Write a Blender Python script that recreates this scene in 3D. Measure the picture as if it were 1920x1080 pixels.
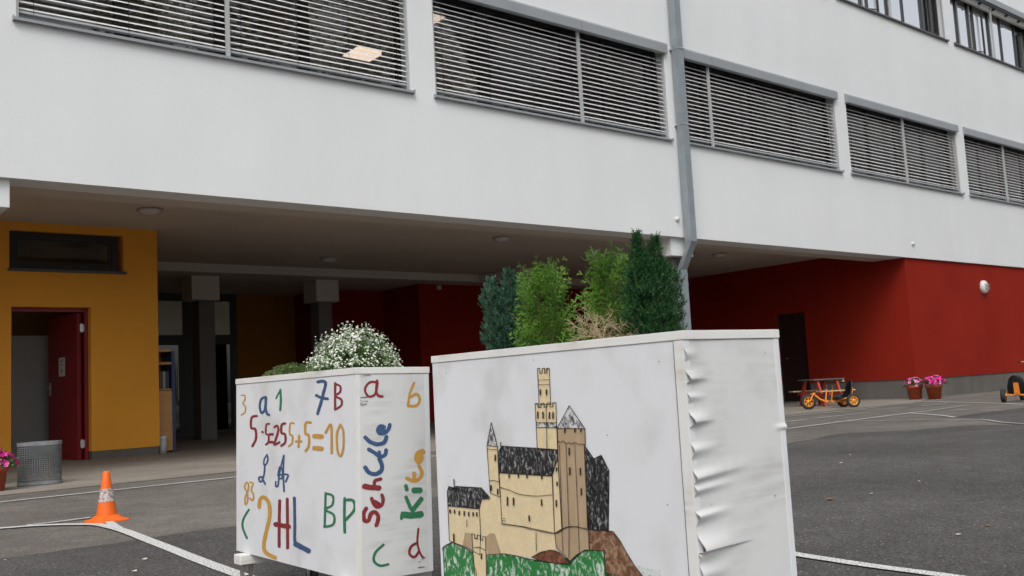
import bpy, bmesh, math, random
from mathutils import Vector, Matrix, noise as mnoise
random.seed(7)
for o in list(bpy.data.objects): bpy.data.objects.remove(o)
R = math.radians
scn = bpy.context.scene
C = scn.collection
# ------------------------------------------------------------------ camera
FPX, YAW, PITCH, ROLL, H = 1800.31, .695465, .1013906, -.0522864, .70
_f = Vector((math.sin(YAW)*math.cos(PITCH), math.cos(YAW)*math.cos(PITCH), math.sin(PITCH)))
_r = Vector((math.cos(YAW), -math.sin(YAW), 0)); _u = _r.cross(_f)
AX = math.cos(ROLL)*_r + math.sin(ROLL)*_u; AU = -math.sin(ROLL)*_r + math.cos(ROLL)*_u
cd = bpy.data.cameras.new('camera'); cam = bpy.data.objects.new('camera', cd); C.objects.link(cam)
m = Matrix((AX, AU, -_f)).transposed().to_4x4(); m.translation = (0, 0, H); cam.matrix_world = m
cd.sensor_width = 36; cd.lens = FPX/1920*36; cd.clip_end = 600; cd.clip_start = .05
cd.dof.use_dof = True; cd.dof.focus_distance = 4.2; cd.dof.aperture_fstop = 9
scn.camera = cam
# ------------------------------------------------------------------ sky, sun, exposure (overcast)
SUN_EL, SUN_AZ = R(50), R(226)
w = bpy.data.worlds.new('World'); scn.world = w; w.use_nodes = True
nt = w.node_tree; nt.nodes.clear()
sky = nt.nodes.new('ShaderNodeTexSky'); sky.sky_type = 'NISHITA'; sky.sun_disc = False
sky.sun_elevation = SUN_EL; sky.sun_rotation = SUN_AZ; sky.air_density = 1.0; sky.dust_density = 4.0
hs = nt.nodes.new('ShaderNodeHueSaturation'); hs.inputs['Saturation'].default_value = .22
bg = nt.nodes.new('ShaderNodeBackground'); bg.inputs['Strength'].default_value = .145
wo = nt.nodes.new('ShaderNodeOutputWorld')
tcw = nt.nodes.new('ShaderNodeTexCoord'); sx = nt.nodes.new('ShaderNodeSeparateXYZ'); nt.links.new(tcw.outputs['Generated'], sx.inputs[0])
gr = nt.nodes.new('ShaderNodeMapRange'); gr.inputs[1].default_value = 0; gr.inputs[2].default_value = 1; gr.inputs[3].default_value = .98; gr.inputs[4].default_value = 1.25; nt.links.new(sx.outputs[2], gr.inputs[0])
sv = nt.nodes.new('ShaderNodeVectorMath'); sv.operation = 'SCALE'; nt.links.new(hs.outputs[0], sv.inputs[0]); nt.links.new(gr.outputs[0], sv.inputs['Scale'])
nt.links.new(sky.outputs[0], hs.inputs['Color']); nt.links.new(sv.outputs[0], bg.inputs[0]); nt.links.new(bg.outputs[0], wo.inputs[0])
sd = bpy.data.lights.new('sun', 'SUN'); sd.energy = .5; sd.angle = R(28); sd.color = (1, .97, .93)
so = bpy.data.objects.new('sun', sd); C.objects.link(so)
sdir = Vector((math.sin(SUN_AZ)*math.cos(SUN_EL), math.cos(SUN_AZ)*math.cos(SUN_EL), math.sin(SUN_EL)))
so.rotation_euler = sdir.to_track_quat('Z', 'Y').to_euler(); so.location = sdir*40
scn.view_settings.view_transform = 'Standard'; scn.view_settings.look = 'None'
scn.view_settings.gamma = 1; scn.view_settings.exposure = .30; scn.view_settings.use_curve_mapping = False
# ------------------------------------------------------------------ measuring helpers: where a sight line meets a real surface
def ray(x, y): return AX*(x-960) + AU*(540-y) + _f*FPX
O = Vector((0, 0, H))
def onZ(x, y, z=0.): d = ray(x, y); return O + d*((z-H)/d.z)
def onY(x, y, Y): d = ray(x, y); return O + d*(Y/d.y)
def onX(x, y, X): d = ray(x, y); return O + d*(X/d.x)
def onP(x, y, p, n): d = ray(x, y); return O + d*((p-O).dot(n)/d.dot(n))
# ------------------------------------------------------------------ materials
def mat(name, col, rough=.6, var=.0, vscale=3., bump=0., bscale=60., metal=0., spec=.5, var2=0., v2scale=40., dist=.0, aniso=None, emit=None):
    M = bpy.data.materials.new(name); M.use_nodes = True; n = M.node_tree; b = n.nodes['Principled BSDF']
    b.inputs['Roughness'].default_value = rough; b.inputs['Metallic'].default_value = metal
    b.inputs['Specular IOR Level'].default_value = spec
    c = (*col, 1)
    tc = n.nodes.new('ShaderNodeTexCoord'); src = tc.outputs['Object']
    if aniso:
        mp = n.nodes.new('ShaderNodeMapping'); mp.inputs['Scale'].default_value = aniso; n.links.new(src, mp.inputs[0]); src = mp.outputs[0]
    last = None
    for amt, sc in ((var, vscale), (var2, v2scale)):
        if amt:
            nz = n.nodes.new('ShaderNodeTexNoise'); nz.inputs['Scale'].default_value = sc; nz.inputs['Detail'].default_value = 6; nz.inputs['Roughness'].default_value = .6
            nz.inputs['Distortion'].default_value = dist; n.links.new(src, nz.inputs['Vector'])
            mr = n.nodes.new('ShaderNodeMapRange'); mr.inputs['From Min'].default_value = .3; mr.inputs['From Max'].default_value = .7
            mr.inputs['To Min'].default_value = 1-amt; mr.inputs['To Max'].default_value = 1+amt; n.links.new(nz.outputs['Fac'], mr.inputs[0])
            vm = n.nodes.new('ShaderNodeVectorMath'); vm.operation = 'SCALE'
            if last: n.links.new(last, vm.inputs[0])
            else: vm.inputs[0].default_value = col
            n.links.new(mr.outputs[0], vm.inputs['Scale']); last = vm.outputs[0]
    if last: n.links.new(last, b.inputs['Base Color'])
    else: b.inputs['Base Color'].default_value = c
    if bump:
        nb = n.nodes.new('ShaderNodeTexNoise'); nb.inputs['Scale'].default_value = bscale; nb.inputs['Detail'].default_value = 4; n.links.new(src, nb.inputs['Vector'])
        bp = n.nodes.new('ShaderNodeBump'); bp.inputs['Strength'].default_value = min(1, bump); bp.inputs['Distance'].default_value = .004 if bump <= 1 else .004*bump
        n.links.new(nb.outputs['Fac'], bp.inputs['Height']); n.links.new(bp.outputs[0], b.inputs['Normal'])
    if emit: b.inputs['Emission Color'].default_value = (*emit[0], 1); b.inputs['Emission Strength'].default_value = emit[1]
    return M
def two_tone(name, ca, cb, scale, lo, hi, rough=.6, dist=0., aniso=None, coord='Object', detail=6, bump=0.):
    M = bpy.data.materials.new(name); M.use_nodes = True; n = M.node_tree; b = n.nodes['Principled BSDF']; b.inputs['Roughness'].default_value = rough
    tc = n.nodes.new('ShaderNodeTexCoord'); mp = n.nodes.new('ShaderNodeMapping'); mp.inputs['Scale'].default_value = aniso or (1, 1, 1)
    n.links.new(tc.outputs[coord], mp.inputs[0])
    nz = n.nodes.new('ShaderNodeTexNoise'); nz.inputs['Scale'].default_value = scale; nz.inputs['Detail'].default_value = detail; nz.inputs['Distortion'].default_value = dist
    n.links.new(mp.outputs[0], nz.inputs['Vector'])
    mr = n.nodes.new('ShaderNodeMapRange'); mr.inputs['From Min'].default_value = lo; mr.inputs['From Max'].default_value = hi; n.links.new(nz.outputs['Fac'], mr.inputs[0])
    mx = n.nodes.new('ShaderNodeMix'); mx.data_type = 'RGBA'; mx.inputs['A'].default_value = (*ca, 1); mx.inputs['B'].default_value = (*cb, 1)
    n.links.new(mr.outputs[0], mx.inputs['Factor']); n.links.new(mx.outputs['Result'], b.inputs['Base Color'])
    if bump:
        bp = n.nodes.new('ShaderNodeBump'); bp.inputs['Strength'].default_value = bump; bp.inputs['Distance'].default_value = .003
        n.links.new(nz.outputs['Fac'], bp.inputs['Height']); n.links.new(bp.outputs[0], b.inputs['Normal'])
    return M
def glass(name, tint, base, gloss=1., rough=.0):
    M = bpy.data.materials.new(name); M.use_nodes = True; n = M.node_tree; n.nodes.clear()
    o = n.nodes.new('ShaderNodeOutputMaterial'); mx = n.nodes.new('ShaderNodeMixShader'); tr = n.nodes.new('ShaderNodeBsdfTransparent'); tr.inputs[0].default_value = (*tint, 1)
    gl = n.nodes.new('ShaderNodeBsdfGlossy'); gl.inputs['Roughness'].default_value = rough; gl.inputs['Color'].default_value = (.98, .99, 1, 1)
    fr = n.nodes.new('ShaderNodeFresnel'); fr.inputs['IOR'].default_value = 1.5
    ma = n.nodes.new('ShaderNodeMath'); ma.operation = 'MULTIPLY_ADD'; ma.inputs[1].default_value = gloss; ma.inputs[2].default_value = base; ma.use_clamp = True
    n.links.new(fr.outputs[0], ma.inputs[0]); n.links.new(ma.outputs[0], mx.inputs[0]); n.links.new(tr.outputs[0], mx.inputs[1]); n.links.new(gl.outputs[0], mx.inputs[2]); n.links.new(mx.outputs[0], o.inputs[0])
    return M
def asphalt(name, col, speck, sc=260.):
    M = bpy.data.materials.new(name); M.use_nodes = True; n = M.node_tree; b = n.nodes['Principled BSDF']; b.inputs['Roughness'].default_value = .93; b.inputs['Specular IOR Level'].default_value = .25
    tc = n.nodes.new('ShaderNodeTexCoord')
    def nz(scale, det=5, d=0):
        k = n.nodes.new('ShaderNodeTexNoise'); k.inputs['Scale'].default_value = scale; k.inputs['Detail'].default_value = det; k.inputs['Distortion'].default_value = d; n.links.new(tc.outputs['Object'], k.inputs['Vector']); return k.outputs['Fac']
    def rng(s, a, b_, c, d):
        k = n.nodes.new('ShaderNodeMapRange'); k.inputs[1].default_value = a; k.inputs[2].default_value = b_; k.inputs[3].default_value = c; k.inputs[4].default_value = d; n.links.new(s, k.inputs[0]); return k.outputs[0]
    def mul(s, t):
        k = n.nodes.new('ShaderNodeMath'); k.operation = 'MULTIPLY'; n.links.new(s, k.inputs[0]); n.links.new(t, k.inputs[1]); return k.outputs[0]
    f = mul(rng(nz(.55, 5, .6), .3, .7, .80, 1.20), rng(nz(5, 6), .3, .7, .86, 1.14))
    vo = n.nodes.new('ShaderNodeTexVoronoi'); vo.inputs['Scale'].default_value = sc; n.links.new(tc.outputs['Object'], vo.inputs['Vector'])
    sp = n.nodes.new('ShaderNodeSeparateColor'); n.links.new(vo.outputs['Color'], sp.inputs[0])
    f = mul(mul(f, rng(sp.outputs[0], 0, 1, .5, 1.5)), rng(nz(42, 3), .3, .7, .82, 1.18))
    vm = n.nodes.new('ShaderNodeVectorMath'); vm.operation = 'SCALE'; vm.inputs[0].default_value = col; n.links.new(f, vm.inputs['Scale'])
    # scattered pale chippings
    v2 = n.nodes.new('ShaderNodeTexVoronoi'); v2.inputs['Scale'].default_value = 75; n.links.new(tc.outputs['Object'], v2.inputs['Vector'])
    s2 = n.nodes.new('ShaderNodeSeparateColor'); n.links.new(v2.outputs['Color'], s2.inputs[0])
    k = mul(rng(s2.outputs[1], 1-speck, 1-speck+.004, 0, 1), rng(v2.outputs['Distance'], .20, .34, 1, 0))
    mx = n.nodes.new('ShaderNodeMix'); mx.data_type = 'RGBA'; mx.inputs['B'].default_value = (.38, .36, .33, 1)
    n.links.new(k, mx.inputs['Factor']); n.links.new(vm.outputs[0], mx.inputs['A']); n.links.new(mx.outputs['Result'], b.inputs['Base Color'])
    bp = n.nodes.new('ShaderNodeBump'); bp.inputs['Strength'].default_value = .7; bp.inputs['Distance'].default_value = .004
    n.links.new(vo.outputs['Distance'], bp.inputs['Height']); n.links.new(bp.outputs[0], b.inputs['Normal'])
    return M
def leafmat(name, col, var=.35, sc=30, sss=.25):
    M = mat(name, col, rough=.55, var=var, vscale=sc, spec=.3, var2=.2, v2scale=sc*5); n = M.node_tree; b = n.nodes['Principled BSDF']
    tl = n.nodes.new('ShaderNodeBsdfTranslucent'); tl.inputs[0].default_value = (col[0]*1.3, col[1]*1.4, col[2], 1)
    mx = n.nodes.new('ShaderNodeMixShader'); mx.inputs[0].default_value = sss; o = n.nodes['Material Output']
    n.links.new(b.outputs[0], mx.inputs[1]); n.links.new(tl.outputs[0], mx.inputs[2]); n.links.new(mx.outputs[0], o.inputs[0]); return M
def s2l(*c): return tuple((v/255/12.92 if v <= 10 else ((v/255+.055)/1.055)**2.4) for v in c)
def stucco(name, col, var=.05, streak=.04, bump=.5):
    M = bpy.data.materials.new(name); M.use_nodes = True; n = M.node_tree; b = n.nodes['Principled BSDF']; b.inputs['Roughness'].default_value = .95; b.inputs['Specular IOR Level'].default_value = .08
    tc = n.nodes.new('ShaderNodeTexCoord')
    def nz(scale, sc3=(1, 1, 1), det=5):
        mp = n.nodes.new('ShaderNodeMapping'); mp.inputs['Scale'].default_value = sc3; n.links.new(tc.outputs['Object'], mp.inputs[0])
        k = n.nodes.new('ShaderNodeTexNoise'); k.inputs['Scale'].default_value = scale; k.inputs['Detail'].default_value = det; n.links.new(mp.outputs[0], k.inputs['Vector']); return k.outputs['Fac']
    def rng(s, c, d):
        k = n.nodes.new('ShaderNodeMapRange'); k.inputs[1].default_value = .3; k.inputs[2].default_value = .7; k.inputs[3].default_value = c; k.inputs[4].default_value = d; n.links.new(s, k.inputs[0]); return k.outputs[0]
    def mul(s, t):
        k = n.nodes.new('ShaderNodeMath'); k.operation = 'MULTIPLY'; n.links.new(s, k.inputs[0]); n.links.new(t, k.inputs[1]); return k.outputs[0]
    f = mul(rng(nz(.7), 1-var, 1+var), rng(nz(1.5, (1.6, 1.6, .12)), 1-streak, 1+streak))
    g = nz(75, (1, 1, 1.6), 3); f = mul(f, rng(g, .95, 1.05))
    vm = n.nodes.new('ShaderNodeVectorMath'); vm.operation = 'SCALE'; vm.inputs[0].default_value = col; n.links.new(f, vm.inputs['Scale']); n.links.new(vm.outputs[0], b.inputs['Base Color'])
    bp = n.nodes.new('ShaderNodeBump'); bp.inputs['Strength'].default_value = bump; bp.inputs['Distance'].default_value = .006
    n.links.new(g, bp.inputs['Height']); n.links.new(bp.outputs[0], b.inputs['Normal']); return M
WHITE = stucco('white_render', (.70, .715, .725), .025, .012, .6)
YEL = stucco('ochre_render', (.74, .325, .045), .08, .02); YELSHADE = stucco('shaded_ochre_render', (.30, .125, .02), .08, .02)  # second ochre: same wall paint with the passage shade put into its colour
RED = stucco('red_render', (.24, .018, .010), .09, .02)
CEIL = stucco('ceiling_render', (.52, .46, .40), .05, .0, .3)
BEAM = stucco('beam_render', (.55, .52, .48), .05, .0, .3)
PLINTH = stucco('plinth_render', (.135, .125, .115), .15, .1)
COLG = stucco('column_concrete', (.16, .155, .15), .12, .1)
GREYMET = mat('grey_powder_coat', (.27, .285, .30), .42, var=.06, vscale=2, spec=.5)
RAILMET = mat('rail_aluminium', (.38, .39, .40), .4, var=.05)
SLAT = mat('blind_slat_aluminium', (.66, .65, .64), .38, var=.05, vscale=1.5)
ZINC = mat('zinc_sheet', (.27, .305, .33), .42, var=.10, vscale=5, metal=.3, var2=.05, v2scale=60)
DARKF = mat('anthracite_frame', (.018, .018, .020), .45)
BLACK = mat('black_cord', (.01, .01, .01), .8)
GLASS = glass('window_glass', (.85, .87, .85), .05, 1.0)
GLASSU = glass('coated_glass', (.5, .55, .52), .96, 1.0)
GLASSD = glass('door_glass', (.5, .52, .5), .04, 1.2)
ROOM = mat('classroom_wall', (.42, .32, .25), .9, var=.1)
PANEL = mat('lit_panel', (.8, .7, .6), .5, emit=((1, .74, .60), 1.25))
DOORRED = mat('red_door_paint', (.20, .006, .010), .4, var=.08)
STEEL = mat('brushed_steel', (.55, .55, .55), .35, metal=.8)
OLDASPH = asphalt('old_asphalt', (.150, .136, .122), .012, 240)
NEWASPH = asphalt('dark_asphalt', (.082, .078, .075), .05, 170)
CONC = mat('concrete_paving', (.235, .208, .175), .9, var=.18, vscale=1.3, var2=.14, v2scale=22, bump=.4, bscale=90)
# worn road paint
def worn(name, thr):
    return two_tone(name, (.14, .13, .125), (.66, .66, .64), 120, thr, thr+.17, .85, 0, None, 'Object', 12)
PAINT = worn('worn_white_paint', .36); PAINT2 = worn('faded_white_paint', .44)
# ------------------------------------------------------------------ mesh builder
class MB:
    def __init__(s): s.v = []; s.f = []; s.mi = []; s.sm = []; s.uv = {}
    def add(s, vs, fs, mi=0, smooth=False, M=None):
        b = len(s.v)
        s.v += [tuple(M @ Vector(p)) if M else tuple(p) for p in vs]
        for f in fs: s.f.append([b+i for i in f]); s.mi.append(mi); s.sm.append(smooth)
        return b
    def box(s, x0, x1, y0, y1, z0, z1, mi=0, M=None, bev=0):
        x0, x1 = sorted((x0, x1)); y0, y1 = sorted((y0, y1)); z0, z1 = sorted((z0, z1))
        if bev:
            bm = bmesh.new(); bmesh.ops.create_cube(bm, size=1)
            for q in bm.verts: q.co = Vector(((x0+x1)/2+q.co.x*(x1-x0), (y0+y1)/2+q.co.y*(y1-y0), (z0+z1)/2+q.co.z*(z1-z0)))
            bmesh.ops.bevel(bm, geom=bm.edges[:], offset=bev, segments=2, affect='EDGES', profile=.6)
            bm.verts.index_update(); s.add([q.co[:] for q in bm.verts], [[q.index for q in f.verts] for f in bm.faces], mi, False, M); bm.free(); return
        s.add([(x0, y0, z0), (x1, y0, z0), (x1, y1, z0), (x0, y1, z0), (x0, y0, z1), (x1, y0, z1), (x1, y1, z1), (x0, y1, z1)],
              [(0, 3, 2, 1), (4, 5, 6, 7), (0, 1, 5, 4), (1, 2, 6, 5), (2, 3, 7, 6), (3, 0, 4, 7)], mi, False, M)
    def tube(s, pts, r, n=8, mi=0, M=None, cap=True):
        pts = [Vector(p) for p in pts]; rs = r if isinstance(r, (list, tuple)) else [r]*len(pts); vs = []; fs = []
        prev = None
        for i, p in enumerate(pts):
            t = (pts[min(i+1, len(pts)-1)]-pts[max(i-1, 0)]).normalized()
            a = prev if prev is not None and abs(prev.dot(t)) < .95 else (Vector((0, 0, 1)) if abs(t.z) < .9 else Vector((1, 0, 0)))
            a = (a - t*a.dot(t)).normalized(); b_ = t.cross(a); prev = a
            for k in range(n): an = 2*math.pi*k/n; vs.append(p+(a*math.cos(an)+b_*math.sin(an))*rs[i])
        for i in range(len(pts)-1):
            for k in range(n): fs.append((i*n+k, i*n+(k+1) % n, (i+1)*n+(k+1) % n, (i+1)*n+k))
        s.add(vs, fs, mi, n > 4, M)
        if cap: s.add(vs[:n], [tuple(range(n))[::-1]], mi, False, M); s.add(vs[-n:], [tuple(range(n))], mi, False, M)
    def lathe(s, prof, n=24, mi=0, M=None, sx=1, sy=1, smooth=True):
        vs = []; fs = []
        for r, z in prof:
            for k in range(n): a = 2*math.pi*k/n; vs.append((r*sx*math.cos(a), r*sy*math.sin(a), z))
        for i in range(len(prof)-1):
            for k in range(n): fs.append((i*n+k, i*n+(k+1) % n, (i+1)*n+(k+1) % n, (i+1)*n+k))
        s.add(vs, fs, mi, smooth, M)
    def prism(s, poly, axis, a, b, mi=0, M=None):   # poly 2D, extruded along axis
        def P(p, t): return {'x': (t, p[0], p[1]), 'y': (p[0], t, p[1]), 'z': (p[0], p[1], t)}[axis]
        n = len(poly); vs = [P(p, a) for p in poly]+[P(p, b) for p in poly]
        s.add(vs, [tuple(range(n)), tuple(range(2*n-1, n-1, -1))]+[(i, i+n, (i+1) % n+n, (i+1) % n) for i in range(n)], mi, False, M)
    def build(s, name, mats, parent=None, fix=True, uvs=None):
        me = bpy.data.meshes.new(name)
        off = wloc(parent) if parent else Vector((0, 0, 0))
        me.from_pydata([tuple(Vector(p)-off) for p in s.v], [], s.f)
        for mm in (mats if isinstance(mats, (list, tuple)) else [mats]): me.materials.append(mm)
        me.polygons.foreach_set('material_index', s.mi); me.polygons.foreach_set('use_smooth', s.sm)
        if s.uv:
            ul = me.uv_layers.new(name='uv')
            for lp in me.loops:
                if lp.vertex_index in s.uv: ul.data[lp.index].uv = s.uv[lp.vertex_index]
        me.update()
        if fix:
            bm = bmesh.new(); bm.from_mesh(me); bmesh.ops.recalc_face_normals(bm, faces=bm.faces); bm.to_mesh(me); bm.free()
        o = bpy.data.objects.new(name, me); C.objects.link(o)
        if parent: o.parent = parent
        return o
def wloc(o):
    v = Vector((0, 0, 0))
    while o: v += Vector(o.location); o = o.parent
    return v
def tag(o, label=None, cat=None, group=None, kind=None):
    if label: o['label'] = label
    if cat: o['category'] = cat
    if group: o['group'] = group
    if kind: o['kind'] = kind
    return o
def empty(name, loc, label, cat, group=None):
    o = bpy.data.objects.new(name, None); C.objects.link(o); o.location = loc; o.empty_display_size = .1
    return tag(o, label, cat, group)
def copy_tree(o, parent=None):
    c = o.copy(); C.objects.link(c); c.parent = parent
    for ch in [k for k in bpy.data.objects if k.parent == o and k is not c]: copy_tree(ch, c)
    return c
def bx(name, mats, parent, *b, bev=0):
    q = MB(); q.box(*b, bev=bev); return q.build(name, mats, parent)
def catmull(P, n=6):
    P = [Vector(p) for p in P]; out = []
    if len(P) < 3:
        return [P[0].lerp(P[-1], i/n) for i in range(n+1)] if len(P) == 2 else P
    for i in range(len(P)-1):
        a, b, c, d = P[max(i-1, 0)], P[i], P[i+1], P[min(i+2, len(P)-1)]
        for k in range(n):
            t = k/n; out.append(.5*((2*b)+(c-a)*t+(2*a-5*b+4*c-d)*t*t+(3*b-a-3*c+d)*t**3))
    out.append(P[-1]); return out
# ================================================================== GROUND
F = 10.05
g = MB()
S = 260
g.add([(-S, -S, 0), (S, -S, 0), (S, S, 0), (-S, S, 0)], [(0, 1, 2, 3)])
tag(g.build('ground', OLDASPH), kind='structure')
g = MB(); g.add([(-30, 9.155, .004), (17.2, 9.155, .004), (19.25, 9.75, .004), (19.25, 23.9, .004), (-30, 23.9, .004)], [(0, 1, 2, 3, 4)])
tag(g.build('pavement', CONC), kind='structure')
# newer dark asphalt with an uneven edge
edge = [(-30, 5.05), (-6, 5.15), (1.07, 5.19), (1.72, 5.2), (3.2, 5.22), (5, 5.35), (7.2, 5.5), (8.2, 5.61)] + [tuple(onZ(x, y)[:2]) for x, y in
        ((1530, 824), (1555, 817), (1590, 812.5), (1650, 810), (1705, 808), (1760, 803), (1812, 798), (1850, 797), (1890, 797), (1960, 795))]
edge += [(40, 8.6), (60, 9), (60, -40), (-30, -40)]
ed2 = []
for i, p in enumerate(edge):
    q = edge[(i+1) % len(edge)]; ed2.append((p[0], p[1], .004))
    L = math.hypot(q[0]-p[0], q[1]-p[1])
    if L < 7 and i < 18:
        for k in range(1, 5): t = k/5; ed2.append((p[0]+(q[0]-p[0])*t, p[1]+(q[1]-p[1])*t+random.uniform(-.012, .012), .004))
g = MB(); g.add(ed2, [tuple(range(len(ed2)))]); tag(g.build('asphalt', NEWASPH), kind='structure')
pp = [onZ(x, y) for x, y in ((1788, 783), (1830, 776), (1880, 770), (1935, 763), (1990, 757), (1990, 796), (1935, 796), (1895, 795.5), (1866, 790), (1840, 786))]
g = MB(); g.add([(p.x, p.y, .004) for p in pp], [tuple(range(len(pp)))]); tag(g.build('asphalt', NEWASPH), kind='structure')
q = MB(); e2 = [Vector(p) for p in ed2 if -25 < p[0] < 24 and 4.9 < p[1] < 9][:70]
e2 = [p for i, p in enumerate(e2) if i == 0 or p.x > e2[i-1].x]
nE = len(e2); q.add([(p.x, p.y-.006, .0062) for p in e2]+[(p.x, p.y+.006+.004*math.sin(p.x*7), .0062) for p in e2], [(i, i+1, nE+i+1, nE+i) for i in range(nE-1)])
tag(q.build('asphalt_seam', mat('seam_tar', (.02, .02, .02), .8)), kind='structure')
# painted court markings (sheets 8 mm up)
mk = 0
def marking(pts, wd, m_=PAINT, px=True):
    global mk
    P = [onZ(*p) if px else Vector((*p, 0)) for p in pts]; P = catmull([Vector((p.x, p.y, 0)) for p in P], 8 if len(P) > 2 else 2)
    q = MB(); z = .008+mk*.0004; mk += 1; L = []; Rr = []
    for i, p in enumerate(P):
        t = (P[min(i+1, len(P)-1)]-P[max(i-1, 0)]).normalized(); nn = Vector((-t.y, t.x, 0)); wd2 = wd/2
        L.append((p.x+nn.x*wd2, p.y+nn.y*wd2, z)); Rr.append((p.x-nn.x*wd2, p.y-nn.y*wd2, z))
    n = len(P); q.add(L+Rr, [(i, i+1, n+i+1, n+i) for i in range(n-1)])
    tag(q.build('court_marking', m_), kind='structure')
marking([(-12, 8.455), (11.5, 8.455)], .05, PAINT, False)
marking([(-300, 1010), (-120, 1001), (0, 992.5), (60, 988), (120, 985.5), (180, 985.5), (205, 990), (228, 996), (249, 1003.5), (275, 1014), (311, 1028), (350, 1043.7), (389, 1059), (428, 1073.5), (500, 1099)], .064)
marking([(50, 987), (110, 980), (170, 972)], .035)
marking([(200, 978), (222, 993)], .05)
marking([(1430, 1030), (1492, 1043), (1560, 1054), (1640, 1066), (1745, 1080), (1830, 1092)], .06)
for pts, wd, mm in (
    ([(1450, 806), (1480, 804.4), (1600, 789), (1705, 775.4), (1748, 771)], .055, PAINT), ([(1705, 775.4), (1760, 779.5), (1791, 783.7)], .05, PAINT),
    ([(1563, 791.7), (1717, 788.7), (1820, 787.5), (1853, 789), (1877, 793), (1925, 796.5), (1990, 800)], .05, PAINT2),
    ([(1450, 784), (1580, 772)], .05, PAINT), ([(1527, 785.8), (1634, 774.2)], .05, PAINT2), ([(1450, 794), (1512, 788)], .05, PAINT),
    ([(1600, 770), (1724, 754.6), (1843, 741)], .05, PAINT2), ([(1450, 780.5), (1560, 768), (1640, 760.5)], .05, PAINT2),
    ([(1721, 753.3), (1853, 757), (1990, 763)], .05, PAINT), ([(1728, 763), (1775, 757.3)], .05, PAINT2), ([(1746, 771), (1819, 760.5)], .05, PAINT2),
    ([(1781, 770.5), (1816, 770)], .05, PAINT2), ([(1842, 770.5), (1878, 771)], .05, PAINT2), ([(1600, 770), (1700, 766)], .04, PAINT2)):
    marking(pts, wd, mm)
# ================================================================== SCHOOL BUILDING
B = empty('school_building', (12, F, 0), 'white rendered school building raised over an open passage with ochre and red walls', 'building')
S0, PITCHX, SW = 2.17, 5.045, 4.72
LOW = range(-1, 6); UPP = range(1, 6)
XL, XR = -9, 34
def opening(k): x = S0+PITCHX*k; return x+.035, x+SW-.035
# facade wall built round its openings
q = MB()
zb, z1, z2, z3, z4, zt = 2.95, 4.56, 6.10, 8.20, 9.74, 13.5
TH = .38
def row(z0, za, zb_, ks):
    # solid pieces between openings in one window row
    xs = [XL]
    for k in ks: a, b = opening(k); xs += [a, b]
    xs.append(XR)
    for i in range(0, len(xs), 2): q.box(xs[i], xs[i+1], F, F+TH, za, zb_)
q.box(XL, XR, F, F+TH, zb, z1); row(0, z1, z2, LOW); q.box(XL, XR, F, F+TH, z2, z3); row(0, z3, z4, UPP); q.box(XL, XR, F, F+TH, z4, zt)
me_wall = q.build('upper_wall', WHITE, B)
bx('roof', GREYMET, B, XL-.05, XR+.05, F-.06, 24.2, zt, zt+.12)
bx('edge_beam', CEIL, B, XL, 19.2, F+.003, 10.82, 2.953, 3.3)
q = MB(); q.box(XL, 19.2, 10.82, 16.83, 3.2, 3.3); q.box(XL, 19.2, 16.95, 24, 3.05, 3.3); q.build('ceiling', CEIL, B)
q = MB(); q.box(XL, 13.1, 16.83, 16.95, 3.045, 3.3); q.box(13.57, 19.2, 16.83, 16.95, 3.045, 3.3); q.build('ceiling_beam', BEAM, B)
bx('ceiling_beam', BEAM, B, 13.1, 13.57, 15.4, 16.95, 3.03, 3.19)
# columns
def column(xa, xb, ya, yb, ca, cb, cya, cyb, zc, zt_, capm):
    c = bx('column', COLG, B, xa, xb, ya, yb, 0, zc)
    bx('capital', capm, c, ca, cb, cya, cyb, zc, zt_, bev=.006)
YC = 17.4
a, b = onY(360, 562, YC).x, onY(412, 562, YC).x; dcap = onX(341, 545, a).y
column(onY(375.5, 700, YC+.1).x, onY(405, 700, YC+.1).x, YC+.1, YC+.45, a, b, YC, max(dcap, YC+.5), onY(380, 562, YC).z, 3.05, BEAM)
a, b = onY(593.7, 565, YC).x, onY(636, 565, YC).x
column(onY(598, 600, YC+.1).x, onY(623, 600, YC+.1).x, YC+.1, YC+.45, a, b, YC, YC+.55, onY(610, 565, YC).z, 3.05, BEAM)
column(11.95, 12.25, 10.27, 10.57, 11.83, 12.36, 10.12, 10.68, 2.655, 2.953, WHITE)
column(1.65, 1.95, 10.27, 10.57, 1.62, 2.165, 10.12, 10.68, 2.67, 2.953, WHITE)
# --- ochre wall with transom window and door opening
Yy = 13.77
dx0, dx1, dz = onY(21, 575, Yy).x, onY(170, 575, Yy).x, 2.07
wx0, wx1, wz0, wz1 = 2.94, 4.40, 2.57, 3.09
q = MB(); t = .22; x1 = 4.87
q.box(XL, dx0, Yy, Yy+t, .115, wz0); q.box(dx1, x1, Yy, Yy+t, .115, wz0); q.box(dx0, dx1, Yy, Yy+t, dz, wz0)
q.box(XL, wx0, Yy, Yy+t, wz0, 3.2); q.box(wx1, x1, Yy, Yy+t, wz0, 3.2); q.box(wx0, wx1, Yy, Yy+t, wz1, 3.2)
q.box(x1-.2, x1, Yy+t, 17.2, .115, 3.05)
yw = q.build('ochre_wall', YEL, B)
q = MB(); q.box(XL, dx0-.01, Yy+.012, Yy+t, 0, .115); q.box(dx1+.01, x1-.012, Yy+.012, Yy+t, 0, .115); q.box(x1-.2, x1-.012, Yy+t, 17.2, 0, .115); q.build('plinth', PLINTH, B)
q = MB(); fy = Yy+.10
for a_ in ((wx0, wx0+.08, wz0, wz1), (wx1-.13, wx1-.05, wz0, wz1), (wx0+.08, wx1-.13, wz0, wz0+.09), (wx0+.08, wx1-.13, wz1-.08, wz1)): q.box(a_[0], a_[1], fy, fy+.07, a_[2], a_[3])
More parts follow.
